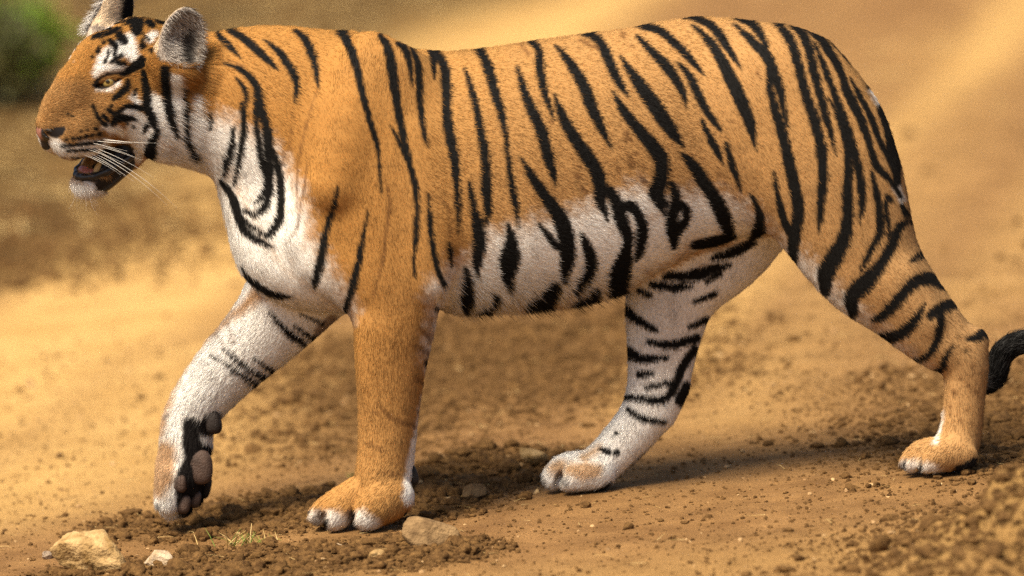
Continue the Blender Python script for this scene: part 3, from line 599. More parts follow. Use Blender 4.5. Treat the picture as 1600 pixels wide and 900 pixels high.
def coat(X, Y, Z):
    """colour and region weights of the coat at model points"""
    f, l, u = model_to_head(X, Y, Z)
    hd = geval('head', X, Y, Z); inhead = (hd < 8) & (f > -75) & (X < 335)
    # the coat is mirrored about the body's mid plane (about the head's own on the head)
    Xh, Yh, Zh = head_to_model(f, np.abs(l), u)
    Xm = np.where(inhead, Xh, X); Ym = np.where(inhead, Yh, -np.abs(Y)); Zm = np.where(inhead, Zh, Z)
    px, py = I(Xm, Ym, Zm)
    dn = np.minimum.reduce([geval(g, X, Y, Z) for g in ('torso', 'neck', 'chest', 'nfore', 'nhind', 'pnf', 'pnh')])
    df = np.minimum.reduce([geval(g, X, Y, Z) for g in ('ffore', 'fhind', 'pff', 'pfh')])
    dt = geval('tail', X, Y, Z)
    w_far = sstep(-5, 5, dn - df) * (Y > 0)
    fx, fy = I(X, Y, Z)
    g = lambda A, B: lookup(A, px, py) * (1 - w_far) + (lookup(B, fx, fy) if B is not None else 0) * w_far
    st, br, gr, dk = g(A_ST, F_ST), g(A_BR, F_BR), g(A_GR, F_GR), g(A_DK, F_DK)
    warm = .22 * np.exp(-((fx - 1050) / 40) ** 2) * sstep(440, 480, fy) * sstep(620, 560, fy)
    wh = lookup(A_WH, px, py) * (1 - w_far) + (1 - warm - .85 * lookup(F_TAN, fx, fy)) * w_far
    under = sstep(0.2, .8, np.where(np.abs(Y) < 60, (Z - 440) / 60, 0)) * (X > 400) * (X < 1150); wh = np.maximum(wh, under * (1 - w_far))
    n1 = vnoise(X / 90., Y / 90., Z / 90., 1); n2 = vnoise(X / 26., Y / 26., Z / 20., 2)
    t = np.clip(.5 + .5 * n1 + .25 * n2, 0, 1)[:, None]
    c = ORANGE * (1 - t) + OCHRE * t
    # paler lower flank and rump, richer neck and shoulder
    rich = (sstep(760, 480, px) * .5)[:, None]
    c = c * (1 - rich) + np.array([.35, .158, .032]) * rich
    low = (sstep(180, 420, py) * sstep(700, 800, px) * .35)[:, None]; c = c * (1 - low) + np.array([.43, .26, .12]) * low
    tan = (sstep(700, 1000, px) * (.35 + .3 * sstep(1350, 1450, px)))[:, None]; c = c * (1 - tan) + np.array([.385, .225, .098]) * tan
    lg = (sstep(520, 680, py) * (~inhead) * .35)[:, None]; c = c * (1 - lg) + np.array([.43, .235, .085]) * lg
    face = (inhead * sstep(210, 150, px) * sstep(110, 140, py) * .55)[:, None]; c = c * (1 - face) + np.array([.26, .15, .066]) * face
    mix = lambda c, w, k: c * (1 - w[:, None]) + k * w[:, None]
    c = mix(c, wh * .97, PALE); c = mix(c, br * .75, BROWNC); c = mix(c, gr * .7, GREYC)
    # tail beyond the rump is ringed black
    tl = (dt < dn - 3) & (Z > 330) & (X > 1380)
    ring = sstep(-.2, .2, np.sin(Z / 13.) ) * (X < 1500)
    band = sstep(10, 4, np.abs(np.hypot(X - 1536, Z - 600) - 6)) * .25
    c = np.where(tl[:, None], np.where((X > 1500)[:, None], BLACK, c), c); st = np.where(tl, np.maximum(ring, (X > 1500) * (1 - band)), st); c = np.where((tl & (X > 1500))[:, None], GREYC * 1.5, c)
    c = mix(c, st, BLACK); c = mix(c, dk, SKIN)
    # ears: grey-white inside, black back with a pale spot
    ew, eu, en = ear_loc(f, l, u); eq = (ew / 44) ** 2 + (eu / 60) ** 2 + (np.clip(en, -60, 60) / 40) ** 2
    ear = inhead & (eq < 1.12) & (eu > -37)
    cup = (np.sqrt((ew / 38) ** 2 + ((eu - 1) / 52) ** 2 + ((en - 15) / 27) ** 2) < 1.2) & ear
    back = ear & ~cup & (en < 2)
    rim = ear & ~cup & ~back
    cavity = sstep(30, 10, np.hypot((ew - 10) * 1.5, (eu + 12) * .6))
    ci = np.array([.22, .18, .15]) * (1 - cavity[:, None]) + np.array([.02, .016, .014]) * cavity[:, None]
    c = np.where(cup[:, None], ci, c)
    pb = sstep(-2, -14, ew)[:, None]; c = np.where(back[:, None], BLACK * (1 - pb) + np.array([.62, .48, .33]) * pb, c)
    c = np.where(rim[:, None], np.where((eu > 20)[:, None], BLACK * 2, np.array([.30, .25, .2])), c)
    bare = np.where(ear, 0, dk) * (1.0 * ((px < 215) & inhead) + 0 * w_far)
    return c, dict(px=px, py=py, fx=fx, fy=fy, wf=w_far, head=inhead, f=f, l=l, u=u, ear=ear, cup=cup, cavity=cavity, bare=bare, tail=tl | ((dt < dn) & (X > 1330)), wh=wh, hd=hd)
bc, info = coat(BV[:, 0], BV[:, 1], BV[:, 2])
print('coat', round(time.time() - _t0, 1))
body_me = new_mesh('body', WV, BF)
at_ = body_me.attributes.new('coat', 'FLOAT_COLOR', 'POINT')
at_.data.foreach_set('color', np.concatenate([bc, np.ones((len(bc), 1))], 1).astype(np.float32).ravel())
at_ = body_me.attributes.new('bare', 'FLOAT', 'POINT'); at_.data.foreach_set('value', info['bare'].astype(np.float32))
m_skin = mat('coat_skin', rough=.75, spec=.15); L = m_skin.node_tree.links
a1 = nd(m_skin, 'ShaderNodeAttribute', attribute_name='coat'); L.new(a1.outputs['Color'], m_skin.node_tree.nodes['Principled BSDF'].inputs['Base Color'])
a2 = nd(m_skin, 'ShaderNodeAttribute', attribute_name='bare'); mp = nd(m_skin, 'ShaderNodeMapRange'); mp.inputs['To Min'].default_value = .8; mp.inputs['To Max'].default_value = .32
L.new(a2.outputs['Fac'], mp.inputs['Value']); L.new(mp.outputs[0], m_skin.node_tree.nodes['Principled BSDF'].inputs['Roughness'])
tiger = bpy.data.objects.new('tiger', None); COL.objects.link(tiger); tiger.empty_display_size = .2
tag(tiger, 'orange tiger with black stripes walking left, one forepaw lifted, mouth open', 'tiger')
body = link('body', body_me, m_skin, tiger)
# ------------------------------------------------------------------ fur: one strand per root, lying along the hair flow
def sample_surface(n):
    T = np.concatenate([BF[:, [0, 1, 2]], BF[:, [0, 2, 3]]]); A, B, C = BV[T[:, 0]], BV[T[:, 1]], BV[T[:, 2]]
    N = np.cross(B - A, C - A); ar = np.linalg.norm(N, axis=1)
    cen = (A + B + C) / 3
    dens = np.where(cen[:, 0] < 340, 2.6, 1.0) * np.where(cen[:, 1] > 40, .75, 1.0)
    p = ar * dens; cdf = np.cumsum(p / p.sum())
    t = np.searchsorted(cdf, rng.random(n)); t = np.minimum(t, len(T) - 1)
    r1, r2_ = np.sqrt(rng.random(n)), rng.random(n)
    w = np.stack([1 - r1, r1 * (1 - r2_), r1 * r2_], 1)
    return T[t], w
vn = np.zeros((len(BV), 3))
for a, b, c in ((0, 1, 2), (0, 2, 3)):
    fnm = np.cross(WV[BF[:, b]] - WV[BF[:, a]], WV[BF[:, c]] - WV[BF[:, a]])
    for k in (a, b, c): np.add.at(vn, BF[:, k], fnm)
vn /= np.linalg.norm(vn, axis=1)[:, None] + 1e-12
NH = 860000
tri, bw = sample_surface(NH)
RP = (BV[tri] * bw[:, :, None]).sum(1); RW = (WV[tri] * bw[:, :, None]).sum(1)
RN = (vn[tri] * bw[:, :, None]).sum(1); RN /= np.linalg.norm(RN, axis=1)[:, None]
hc, hi = coat(RP[:, 0] + rng.normal(0, .5, NH), RP[:, 1], RP[:, 2] + rng.normal(0, .5, NH))
keep = (hi['bare'] < .35)
# flow field in world axes
X, Y, Z = RP.T
def chain_dir(st, x, z):
    P = np.array(st); mid = (P[:-1] + P[1:]) / 2; dv = P[1:] - P[:-1]; dv = np.stack([dv[:, 0], dv[:, 1], -dv[:, 2]], 1); dv /= np.linalg.norm(dv, axis=1)[:, None]
    d2 = (x[:, None] - mid[None, :, 0]) ** 2 + (z[:, None] - mid[None, :, 2]) ** 2
    return dv[d2.argmin(1)]
flow = np.zeros((NH, 3)); wsum = np.zeros(NH)
for g, vec in (('torso', (1, 0, -.22)), ('neck', (.85, 0, -.5)), ('chest', (.45, 0, -1)), ('nshoulder', (.6, 0, -.8)), ('nfore', NEAR_FORE), ('nhind', NEAR_HIND), ('fhind', FAR_HIND), ('ffore', FAR_FORE), ('tail', TAIL),
               ('pnf', (-.8, 0, -.6)), ('pnh', (-.8, 0, -.6)), ('pfh', (-.8, 0, -.5)), ('pff', (-.2, 0, -1))):
    w = np.exp(-np.maximum(geval(g, X, Y, Z), -30) / 9.)
    v = chain_dir(vec, X, Z) if isinstance(vec, list) else np.array([vec], float)
    if g in ('nhind', 'fhind'): v = v + np.array([[.25, 0, -.15]])
    flow += v * w[:, None]; wsum += w
# head: back from the nose, fanning out over the cheeks
f, l, u = hi['f'], hi['l'], hi['u']
hv = np.stack([-np.ones(NH), np.clip(l / 90, -1, 1) * .5, np.clip((u + 20) / 90, -1.2, 1) * .45], 1)
hv[:, 2] = np.where((f < 40) & (u < 60), -.55, hv[:, 2]); hv[:, 2] = np.where(u < -105, -1.0, hv[:, 2])
l2 = hv[:, 1]; hvw = np.stack([-hv[:, 0] * cy_ + l2 * sy_, -(hv[:, 0] * sy_ + l2 * cy_), hv[:, 2]], 1)
w = np.where(hi['head'], np.exp(-np.maximum(hi['hd'], -30) / 9.) * 4, 0)
flow += hvw * w[:, None]; wsum += w
flow /= wsum[:, None] + 1e-9
nz = np.stack([vnoise(X / 16., Y / 16., Z / 16., 20 + i) for i in range(3)], 1)
nz2 = np.stack([vnoise(X / 5., Y / 5., Z / 5., 30 + i) for i in range(3)], 1)
flow = flow / (np.linalg.norm(flow, axis=1)[:, None] + 1e-9) + nz * .2 + nz2 * .18 + rng.normal(0, .12, (NH, 3))
tg = flow - RN * (flow * RN).sum(1)[:, None]; tg /= np.linalg.norm(tg, axis=1)[:, None] + 1e-9
bel = (sstep(425, 470, hi['py']) * (hi['px'] > 690) * (hi['px'] < 1060) * (1 - hi['wf']) * (~hi['head']))[:, None]
tg = tg + bel * np.array([[.1, 0, -.9]]); tg /= np.linalg.norm(tg, axis=1)[:, None] + 1e-9
# length in metres
px, py = hi['px'], hi['py']
ln = np.full(NH, .0074)
ln = np.where(hi['head'], .0072 + .020 * sstep(60, -30, f) * sstep(60, 90, np.abs(l)), ln)
ln = np.where(hi['head'] & (f > 105), .0058, ln)
ln = np.where(hi['head'] & (u < -125), .012, ln)
legz = sstep(480, 640, Z) * (~hi['head']); ln = ln * (1 - legz) + .0072 * legz
ln *= 1 + 1.3 * sstep(400, 470, py) * sstep(680, 720, px) * sstep(1060, 960, px) * (1 - hi['wf']) + .5 * sstep(480, 330, px) * sstep(200, 280, py) * (~hi['head'])
ln = np.where(hi['cup'], np.where(l < 0, .03, .017), ln); ln = np.where(hi['ear'] & ~hi['cup'], .006, ln)
ln = np.where(hi['tail'] & (X > 1440), .015, ln)
ln *= rng.uniform(.65, 1.25, NH)
guard = rng.random(NH) < .06; ln = np.where(guard & ~hi['cup'], ln * 1.5, ln)
lift = np.where(hi['cup'], .9, np.where(hi['head'], .42, .34)) * rng.uniform(.6, 1.4, NH)
lift = lift + .22 * guard + .25 * sstep(420, 470, py) * (px > 690) * (px < 1060)
# strands in the ear grow from its front edge and cross the opening
if hi['cup'].any():
    sg = np.where(l > 0, 1.0, -1.0)[:, None]
    def to_world_dir(v): return np.stack([-v[:, 0] * cy_ + v[:, 1] * sy_, -(v[:, 0] * sy_ + v[:, 1] * cy_), v[:, 2]], 1)
    mir = lambda v: np.concatenate([np.tile(v[0], (NH, 1)), sg * v[1], np.tile(v[2], (NH, 1))], 1)
    wv, nv = to_world_dir(mir(EAR_W)), to_world_dir(mir(EAR_N))
    ew_, eu_, en_ = ear_loc(f, l, u)
    front = (ew_ < -8)[:, None] & (l < 0)[:, None]
    nd_ = np.where(front, -wv * .8 + nv * .5, wv * .75 + nv * .35) + np.array([[0, 0, -.35]]) + rng.normal(0, .32, (NH, 3))
    edge = sstep(.75, .95, np.hypot(ew_ / 43, eu_ / 58))
    ln = np.where(hi['cup'], np.where(front[:, 0], .022, .015 - .010 * edge) * rng.uniform(.6, 1.2, NH), ln)
    tg = np.where(hi['cup'][:, None], nd_ / np.linalg.norm(nd_, axis=1)[:, None], tg); lift = np.where(hi['cup'], .35, lift)
    ec = np.where((rng.random(NH) < np.where(l < 0, .8, .55))[:, None], np.where((l < 0)[:, None], np.array([.85, .80, .74]), np.array([.62, .56, .50])), np.array([.12, .09, .07]))
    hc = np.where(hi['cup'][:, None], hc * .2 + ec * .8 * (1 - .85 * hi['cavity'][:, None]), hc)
    keep &= ~(hi['cup'] & (rng.random(NH) < .35 + .5 * hi['cavity']))
hc = np.where((hi['tail'] & (X > 1440) & (rng.random(NH) < .3))[:, None], hc * 1.0 + .045, hc)
val = rng.normal(1, .15, NH) * (1 + .16 * nz[:, 0] + .16 * nz2[:, 1]); hc = np.clip(hc * np.clip(val, .5, 1.6)[:, None], .003, .9)
K = 4; ts = np.linspace(0, 1, K)
idx = np.where(keep)[0]; n = len(idx)
pts = np.empty((n, K, 3), np.float32)
root = RW[idx] - RN[idx] * np.where(hi['head'][idx], .0002, .0008)[:, None]
for k, t in enumerate(ts):
    pts[:, k] = root + ln[idx, None] * (tg[idx] * (t * .92 + .08 * t * t) + RN[idx] * (lift[idx] * (1.25 * t - .75 * t * t))[:, None]) + np.array([0, 0, -1]) * (ln[idx] * .10 * t * t)[:, None]
cv = bpy.data.hair_curves.new('fur'); cv.add_curves([K] * n)
cv.attributes['position'].data.foreach_set('vector', pts.ravel()) if 'position' in cv.attributes else cv.position_data.foreach_set('vector', pts.ravel())
ra = cv.attributes.get('radius') or cv.attributes.new('radius', 'FLOAT', 'POINT')
base_r = np.where(hi['head'][idx], .00023, .00029)
ra.data.foreach_set('value', (base_r[:, None] * np.array([1, .95, .7, .15])[None, :]).astype(np.float32).ravel())
ca = cv.attributes.new('coat', 'FLOAT_COLOR', 'CURVE'); ca.data.foreach_set('color', np.concatenate([hc[idx], np.ones((n, 1))], 1).astype(np.float32).ravel())
na = cv.attributes.new('skin_normal', 'FLOAT_VECTOR', 'CURVE'); na.data.foreach_set('vector', RN[idx].astype(np.float32).ravel())
m_fur = bpy.data.materials.new('fur_strands'); m_fur.use_nodes = True; nt = m_fur.node_tree; nt.nodes.remove(nt.nodes['Principled BSDF'])
out = nt.nodes['Material Output']
ac = nd(m_fur, 'ShaderNodeAttribute', attribute_name='coat'); an = nd(m_fur, 'ShaderNodeAttribute', attribute_name='skin_normal')
geo = nd(m_fur, 'ShaderNodeNewGeometry')
vm = nd(m_fur, 'ShaderNodeVectorMath', operation='SCALE'); vm.inputs['Scale'].default_value = .35; nt.links.new(geo.outputs['Normal'], vm.inputs[0])
va = nd(m_fur, 'ShaderNodeVectorMath', operation='ADD'); nt.links.new(an.outputs['Vector'], va.inputs[0]); nt.links.new(vm.outputs[0], va.inputs[1])
vn_ = nd(m_fur, 'ShaderNodeVectorMath', operation='NORMALIZE'); nt.links.new(va.outputs[0], vn_.inputs[0])
df_ = nd(m_fur, 'ShaderNodeBsdfDiffuse'); nt.links.new(ac.outputs['Color'], df_.inputs['Color']); nt.links.new(vn_.outputs[0], df_.inputs['Normal'])
gl = nd(m_fur, 'ShaderNodeBsdfHair'); gl.component = 'Reflection'; gl.inputs['RoughnessU'].default_value = .45; gl.inputs['RoughnessV'].default_value = .8; gl.inputs['Color'].default_value = (.8, .75, .7, 1)
mx = nd(m_fur, 'ShaderNodeMixShader'); mx.inputs[0].default_value = .014
nt.links.new(df_.outputs[0], mx.inputs[1]); nt.links.new(gl.outputs[0], mx.inputs[2]); nt.links.new(mx.outputs[0], out.inputs['Surface'])
fur = link('fur', cv, m_fur, tiger)
print('fur', n, round(time.time() - _t0, 1))
# ------------------------------------------------------------------ eyes, nose, mouth, whiskers, pads
def mesh_sdf(name, fn, box, h, to_world, material, parent):
    """closed surface of fn < 0 inside box (in the local axes of to_world)"""
    global gx, gy, gz
    gx, gy, gz = [np.arange(box[i][0], box[i][1] + h, h) for i in range(3)]
    D = fn(gx[:, None, None], gy[None, :, None], gz[None, None, :]) + 0 * (gx[:, None, None] + gy[None, :, None] + gz[None, None, :])
    V, F = surface_nets(D)
    Wd = np.stack(to_world(*V.T), 1)
    # wind outwards
    a, b, c = Wd[F[:, 0]], Wd[F[:, 1]], Wd[F[:, 2]]
    if (np.cross(b - a, c - a) * (a - Wd.mean(0))).sum() < 0: F = F[:, ::-1]
    o = link(name, new_mesh(name, Wd, F), material, parent)
    return o, V
def head_world(f, l, u): return W(*head_to_model(f, l, u))
def col_attr(o, C):
    a = o.data.attributes.new('tint', 'FLOAT_COLOR', 'POINT'); a.data.foreach_set('color', np.concatenate([C, np.ones((len(C), 1))], 1).astype(np.float32).ravel())
def attr_mat(name, rough, spec=.5, coatw=0.0, bump=0):
    m = mat(name, rough=rough, spec=spec); b = m.node_tree.nodes['Principled BSDF']
    a = nd(m, 'ShaderNodeAttribute', attribute_name='tint'); m.node_tree.links.new(a.outputs['Color'], b.inputs['Base Color'])
    b.inputs['Coat Weight'].default_value = coatw; b.inputs['Coat Roughness'].default_value = .05
    if bump:
        tc = nd(m, 'ShaderNodeTexCoord'); n = nd(m, 'ShaderNodeTexNoise'); n.inputs['Scale'].default_value = 400; bp = nd(m, 'ShaderNodeBump'); bp.inputs['Strength'].default_value = min(1, bump * 1.6); bp.inputs['Distance'].default_value = .003
        m.node_tree.links.new(tc.outputs['Object'], n.inputs['Vector']); m.node_tree.links.new(n.outputs['Fac'], bp.inputs['Height']); m.node_tree.links.new(bp.outputs[0], b.inputs['Normal'])
    return m
m_eye = attr_mat('eye_wet', .12, .5, 1.0); m_nose = attr_mat('nose_leather', .38, .5, .15, .35); m_mouth = attr_mat('mouth_wet', .42, .4, .12); m_pad = attr_mat('pad_leather', .6, .3, 0, .5)
for sgn in (1, -1):
    o, V = mesh_sdf('eye', lambda f, l, u: np.sqrt((f - EYE_C[0]) ** 2 + (l - sgn * EYE_C[1]) ** 2 + (u - EYE_C[2]) ** 2) - EYE_R,
                    [(EYE_C[0] - 17, EYE_C[0] + 17), (sgn * EYE_C[1] - 17, sgn * EYE_C[1] + 17), (EYE_C[2] - 17, EYE_C[2] + 17)], .9, head_world, m_eye, tiger)
    g = np.array([.60, sgn * .80, .10]); g /= np.linalg.norm(g)
    q = (V - np.array([EYE_C[0], sgn * EYE_C[1], EYE_C[2]])); q /= np.linalg.norm(q, axis=1)[:, None]
    an = np.degrees(np.arccos(np.clip(q @ g, -1, 1)))
    C = np.where((an < 15)[:, None], np.array([.006, .005, .004]), np.where((an < 42)[:, None], np.array([.34, .245, .07]) * (1.15 - .012 * an[:, None]), np.array([.02, .015, .012])))
    col_attr(o, C)
def nose_fn(f, l, u):
    d = (np.sqrt(((f - 180) / 17) ** 2 + (l / (23 + .2 * (u + 56))) ** 2 + ((u + 57) / 17) ** 2) - 1) * 16
    d = smin(d, (np.sqrt(((f - 180) / 10) ** 2 + (l / 5) ** 2 + ((u + 76) / 13) ** 2) - 1) * 5, 6)
    nos = (np.sqrt(((f - 184) / 18) ** 2 + ((np.abs(l) - 17) / 6) ** 2 + ((u + 61 - (f - 184) * .3) / 4) ** 2) - 1) * 4
    return smax(d, -nos, 3)
o, V = mesh_sdf('nose', nose_fn, [(164, 204), (-28, 28), (-94, -36)], 1.2, head_world, m_nose, tiger)
f_, l_, u_ = V.T
pk = sstep(9, 4, np.abs(l_)) * sstep(-46, -51, u_) * sstep(-74, -64, u_)
col_attr(o, np.array([.010, .009, .009]) * (1 - pk[:, None]) + np.array([.28, .12, .09]) * pk[:, None])
TONGUE = refine([(56, 0, -106, 8, 20), (88, 0, -121, 7, 18), (109, 0, -128, 6, 14)])
o, V = mesh_sdf('tongue', lambda f, l, u: chain_d(TONGUE, f, l, u), [(48, 126), (-28, 28), (-136, -90)], 1.6, head_world, m_mouth, tiger)
col_attr(o, np.tile([.36, .12, .10], (len(V), 1)))
for sgn in (1, -1):
    o, V = mesh_sdf('tooth', lambda f, l, u: chain_d(refine([(94, sgn * 17, -137, 6, 5.5), (96, sgn * 18, -124, 5, 4.6), (92, sgn * 19, -110, 2, 1.8)]), f, l, u), [(80, 110), (sgn * 18 - 10, sgn * 18 + 10), (-144, -100)], 1.0, head_world, m_mouth, tiger)
    col_attr(o, np.tile([.45, .29, .10], (len(V), 1)))
LIP = [(50, 44, -97), (68, 38, -111), (88, 33, -122), (106, 24, -131), (116, 10, -135), (118, 0, -136)]
LIP = LIP + [(a, -b, c) for a, b, c in LIP[-2::-1]]
def lip_fn(f, l, u):
    d = None
    for a, b in zip(LIP[:-1], LIP[1:]):
        a_, b_ = np.array(a, float), np.array(b, float); v = b_ - a_
        t = np.clip(((f - a[0]) * v[0] + (l - a[1]) * v[1] + (u - a[2]) * v[2]) / (v @ v), 0, 1)
        e = np.sqrt((f - a[0] - v[0] * t) ** 2 + (l - a[1] - v[1] * t) ** 2 + ((u - a[2] - v[2] * t) * .8) ** 2) - 4.8
        d = e if d is None else smin(d, e, 4)
    return d
o, V = mesh_sdf('lower_lip', lip_fn, [(46, 134), (-54, 54), (-146, -86)], 1.8, head_world, m_mouth, tiger)
col_attr(o, np.tile([.010, .009, .010], (len(V), 1)))
# pads on the sole of the lifted paw (photo x, y, depth, rx, ry, rz, tilt)
bpx, bpy_ = I(BV[:, 0], BV[:, 1], BV[:, 2])
def surf_Y(px, py, R=5, ymin=-300):
    m = (np.hypot(bpx - px, bpy_ - py) < R) & (BV[:, 1] > ymin); return BV[m, 1].min()
def pad(px, py, rx, ry, rz, tilt, tint=(.072, .045, .034), Y=None, sunk=.74):
    if Y is None: Y = surf_Y(px, py, 6, 0) + ry * sunk - 1.5
    X0, _, Z0 = M(px, py, Y); c, s_ = math.cos(tilt), math.sin(tilt)
    def fn(x, y, z):
        a, b = (x - X0) * c + (z - Z0) * s_, -(x - X0) * s_ + (z - Z0) * c
        w = 1 + .18 * b / rz
        return ((np.abs(a / (rx * w)) ** 2.7 + np.abs((y - Y) / ry) ** 2.2 + np.abs(b / rz) ** 2.7) ** (1 / 2.5) - 1) * min(rx, ry, rz)
    R = max(rx, ry, rz) * 1.25 + 4
    o, V = mesh_sdf('paw_pad', fn, [(X0 - R, X0 + R), (Y - R, Y + R), (Z0 - R, Z0 + R)], 1.8, W, m_pad, tiger)
    n = vnoise(V[:, 0] / 9, V[:, 1] / 9, V[:, 2] / 9, 3)[:, None]
    col_attr(o, np.array(tint) * (1 + .4 * n))
pad(309, 729, 24, 12, 28, .15); pad(281, 755, 11, 10, 15, .15); pad(286, 787, 12, 10, 16, .3); pad(305, 780, 9, 9, 14, .35); pad(323, 762, 7, 12, 18, .3, (.02, .015, .012)); pad(333, 658, 13, 14, 21, -.1, (.022, .016, .014), None, .5)
pad(643, 742, 10, 14, 17, -.15, (.012, .011, .011), -84)
# whiskers
m_wh = mat('whisker_hair', (.85, .82, .76), .4, .4)
def whisker(a, b, c, r, name='whisker', m=None):
    P = []
    for t in np.linspace(0, 1, 9):
        P.append([(1 - t) ** 2 * a[i] + 2 * t * (1 - t) * b[i] + t * t * c[i] for i in range(3)])
    P = np.array([head_world(*p) for p in P]); V, F = [], []
    for i, p in enumerate(P):
        d = P[min(i + 1, 8)] - P[max(i - 1, 0)]; d /= np.linalg.norm(d); s1 = np.cross(d, [0, 0, 1.0]); s1 /= np.linalg.norm(s1); s2 = np.cross(d, s1); rr = r * (1 - .85 * i / 8)
        for k in range(5): V.append(p + rr * (s1 * math.cos(k * 1.2566) + s2 * math.sin(k * 1.2566)))
    for i in range(8):
        for k in range(5): F.append((i * 5 + k, i * 5 + (k + 1) % 5, i * 5 + 5 + (k + 1) % 5, i * 5 + 5 + k))
    link(name, new_mesh(name, V, F), m or m_wh, tiger)
rw = random.Random(4)
for sgn in (1, -1):
    for i in range(15):
        row = i % 3; t = (i // 3) / 4.0
        a = (112 + 32 * t, sgn * (53 - 7 * t), -62 - row * 11 - rw.uniform(0, 4))
        ln_ = rw.uniform(60, 140) * (1.1 - .35 * t)
        dn_ = (.02, .26, .46)[row] + rw.uniform(-.10, .14)
        c = (a[0] - ln_ * .72, a[1] + sgn * ln_ * .52, a[2] - ln_ * dn_)
        b = (a[0] - ln_ * .30, a[1] + sgn * ln_ * .36, a[2] - ln_ * dn_ * .25)
        whisker(a, b, c, .00048)
    for i in range(9):
        a = (92 + 22 * rw.random(), sgn * rw.uniform(4, 24), -160 - 6 * rw.random()); ln_ = rw.uniform(14, 32)
        whisker(a, (a[0], a[1] + sgn * 4, a[2] - ln_ * .5), (a[0] - ln_ * rw.uniform(-.3, .5), a[1] + sgn * 8, a[2] - ln_), .00022)
print('parts', round(time.time() - _t0, 1))
# ================================================================== STONES, CLODS, GRASS, SHRUB
def ico(sub):
    t = (1 + 5 ** .5) / 2
    V = [(-1, t, 0), (1, t, 0), (-1, -t, 0), (1, -t, 0), (0, -1, t), (0, 1, t), (0, -1, -t), (0, 1, -t), (t, 0, -1), (t, 0, 1), (-t, 0, -1), (-t, 0, 1)]
    F = [(0, 11, 5), (0, 5, 1), (0, 1, 7), (0, 7, 10), (0, 10, 11), (1, 5, 9), (5, 11, 4), (11, 10, 2), (10, 7, 6), (7, 1, 8), (3, 9, 4), (3, 4, 2), (3, 2, 6), (3, 6, 8), (3, 8, 9), (4, 9, 5), (2, 4, 11), (6, 2, 10), (8, 6, 7), (9, 8, 1)]
    V = [np.array(v) / np.linalg.norm(v) for v in V]
    for _ in range(sub):
        c = {}; G = []
        def mid(a, b):
            k = (min(a, b), max(a, b))
            if k not in c: v = V[a] + V[b]; V.append(v / np.linalg.norm(v)); c[k] = len(V) - 1
            return c[k]
        for a, b, d in F:
            x, y, z = mid(a, b), mid(b, d), mid(d, a); G += [(a, x, z), (b, y, x), (d, z, y), (x, y, z)]
        F = G
    return np.array(V), np.array(F)
def stone_shape(sub, seed, planes=11, rough=.05, soft=.04):
    V, F = ico(sub); r_ = np.random.default_rng(seed)
    N = r_.normal(size=(planes, 3)); N /= np.linalg.norm(N, axis=1)[:, None]; d = r_.uniform(.55, .95, planes)
    q = np.clip(V @ N.T, 1e-3, None); rr = d[None, :] / q
    r = -np.log(np.exp(-np.clip(rr, 0, 4) / soft).sum(1)) * soft; r = np.minimum(r, 1.15)
    P = V * r[:, None]
    n = vnoise(P[:, 0] * 3 + seed, P[:, 1] * 3, P[:, 2] * 3, 1) * .6 + vnoise(P[:, 0] * 8, P[:, 1] * 8 + seed, P[:, 2] * 8, 2) * .4 + vnoise(P[:, 0] * 20, P[:, 1] * 20 + seed, P[:, 2] * 20, 2) * .2
    return P * (1 + rough * n)[:, None], F
def stone_mat(name, c1, c2): return noise_color(mat(name, rough=.9, spec=.15), 38, c1, c2, .6, 7, 'Object', 160)
m_tan = stone_mat('tan_rock', (.26, .155, .055), (.50, .335, .155)); m_pale = stone_mat('pale_rock', (.36, .25, .14), (.60, .47, .33)); m_brown = stone_mat('brown_rock', (.13, .078, .036), (.29, .185, .088)); m_grey = stone_mat('grey_rock', (.20, .15, .11), (.34, .26, .19))
def rock(name, px, py, dims, rz, m, seed, label, tilt=0, sink=.25, rough=.05, planes=11):
    x, y = ray_ground(px, py); V, F = stone_shape(4, seed, planes, rough)
    V = V * np.array(dims) * .5
    ct, st = math.cos(tilt), math.sin(tilt); V = np.stack([V[:, 0] * ct + V[:, 2] * st, V[:, 1], -V[:, 0] * st + V[:, 2] * ct], 1)
    c, s_ = math.cos(rz), math.sin(rz); V = np.stack([V[:, 0] * c - V[:, 1] * s_, V[:, 0] * s_ + V[:, 1] * c, V[:, 2]], 1)
    z = float(ground_h(np.array([x]), np.array([y]))[0]) - V[:, 2].min() - sink * (V[:, 2].max() - V[:, 2].min())
    o = link(name, new_mesh(name, V, F), m); o.location = (x, y, z)
    return tag(o, label, 'rock')
rock('rock', 153, 893, (.165, .14, .100), .25, m_tan, 12, 'large rough tan rock at the bottom left corner of the track', .12, .30, .10)
rock('rock', 247, 886, (.066, .05, .042), -.3, m_pale, 8, 'small pale angular rock right of the large tan rock', 0, .3)
rock('rock', 676, 850, (.125, .075, .07), -.3, m_brown, 44, 'long brown slab of stone leaning beside the planted forepaw', .38, .36, .05, 12)
rock('rock', 741, 784, (.044, .04, .036), .4, m_brown, 14, 'small dark pyramid shaped stone between the forepaw and far hind paw', 0, .1, .03, 7)
rock('rock', 832, 731, (.062, .05, .038), .1, m_tan, 30, 'flat tan stone just left of the far hind paw', .1, .15, .04, 8)
rock('rock', 73, 873, (.026, .02, .018), .8, m_grey, 5, 'tiny grey stone left of the large tan rock', 0, .15)
rock('rock', 525, 862, (.030, .024, .022), .5, m_pale, 17, 'tiny pale stone in the loose soil below the planted forepaw', 0, .2)
rock('rock', 592, 872, (.034, .026, .022), .2, m_tan, 19, 'small tan stone in the loose soil under the long brown slab', 0, .25)
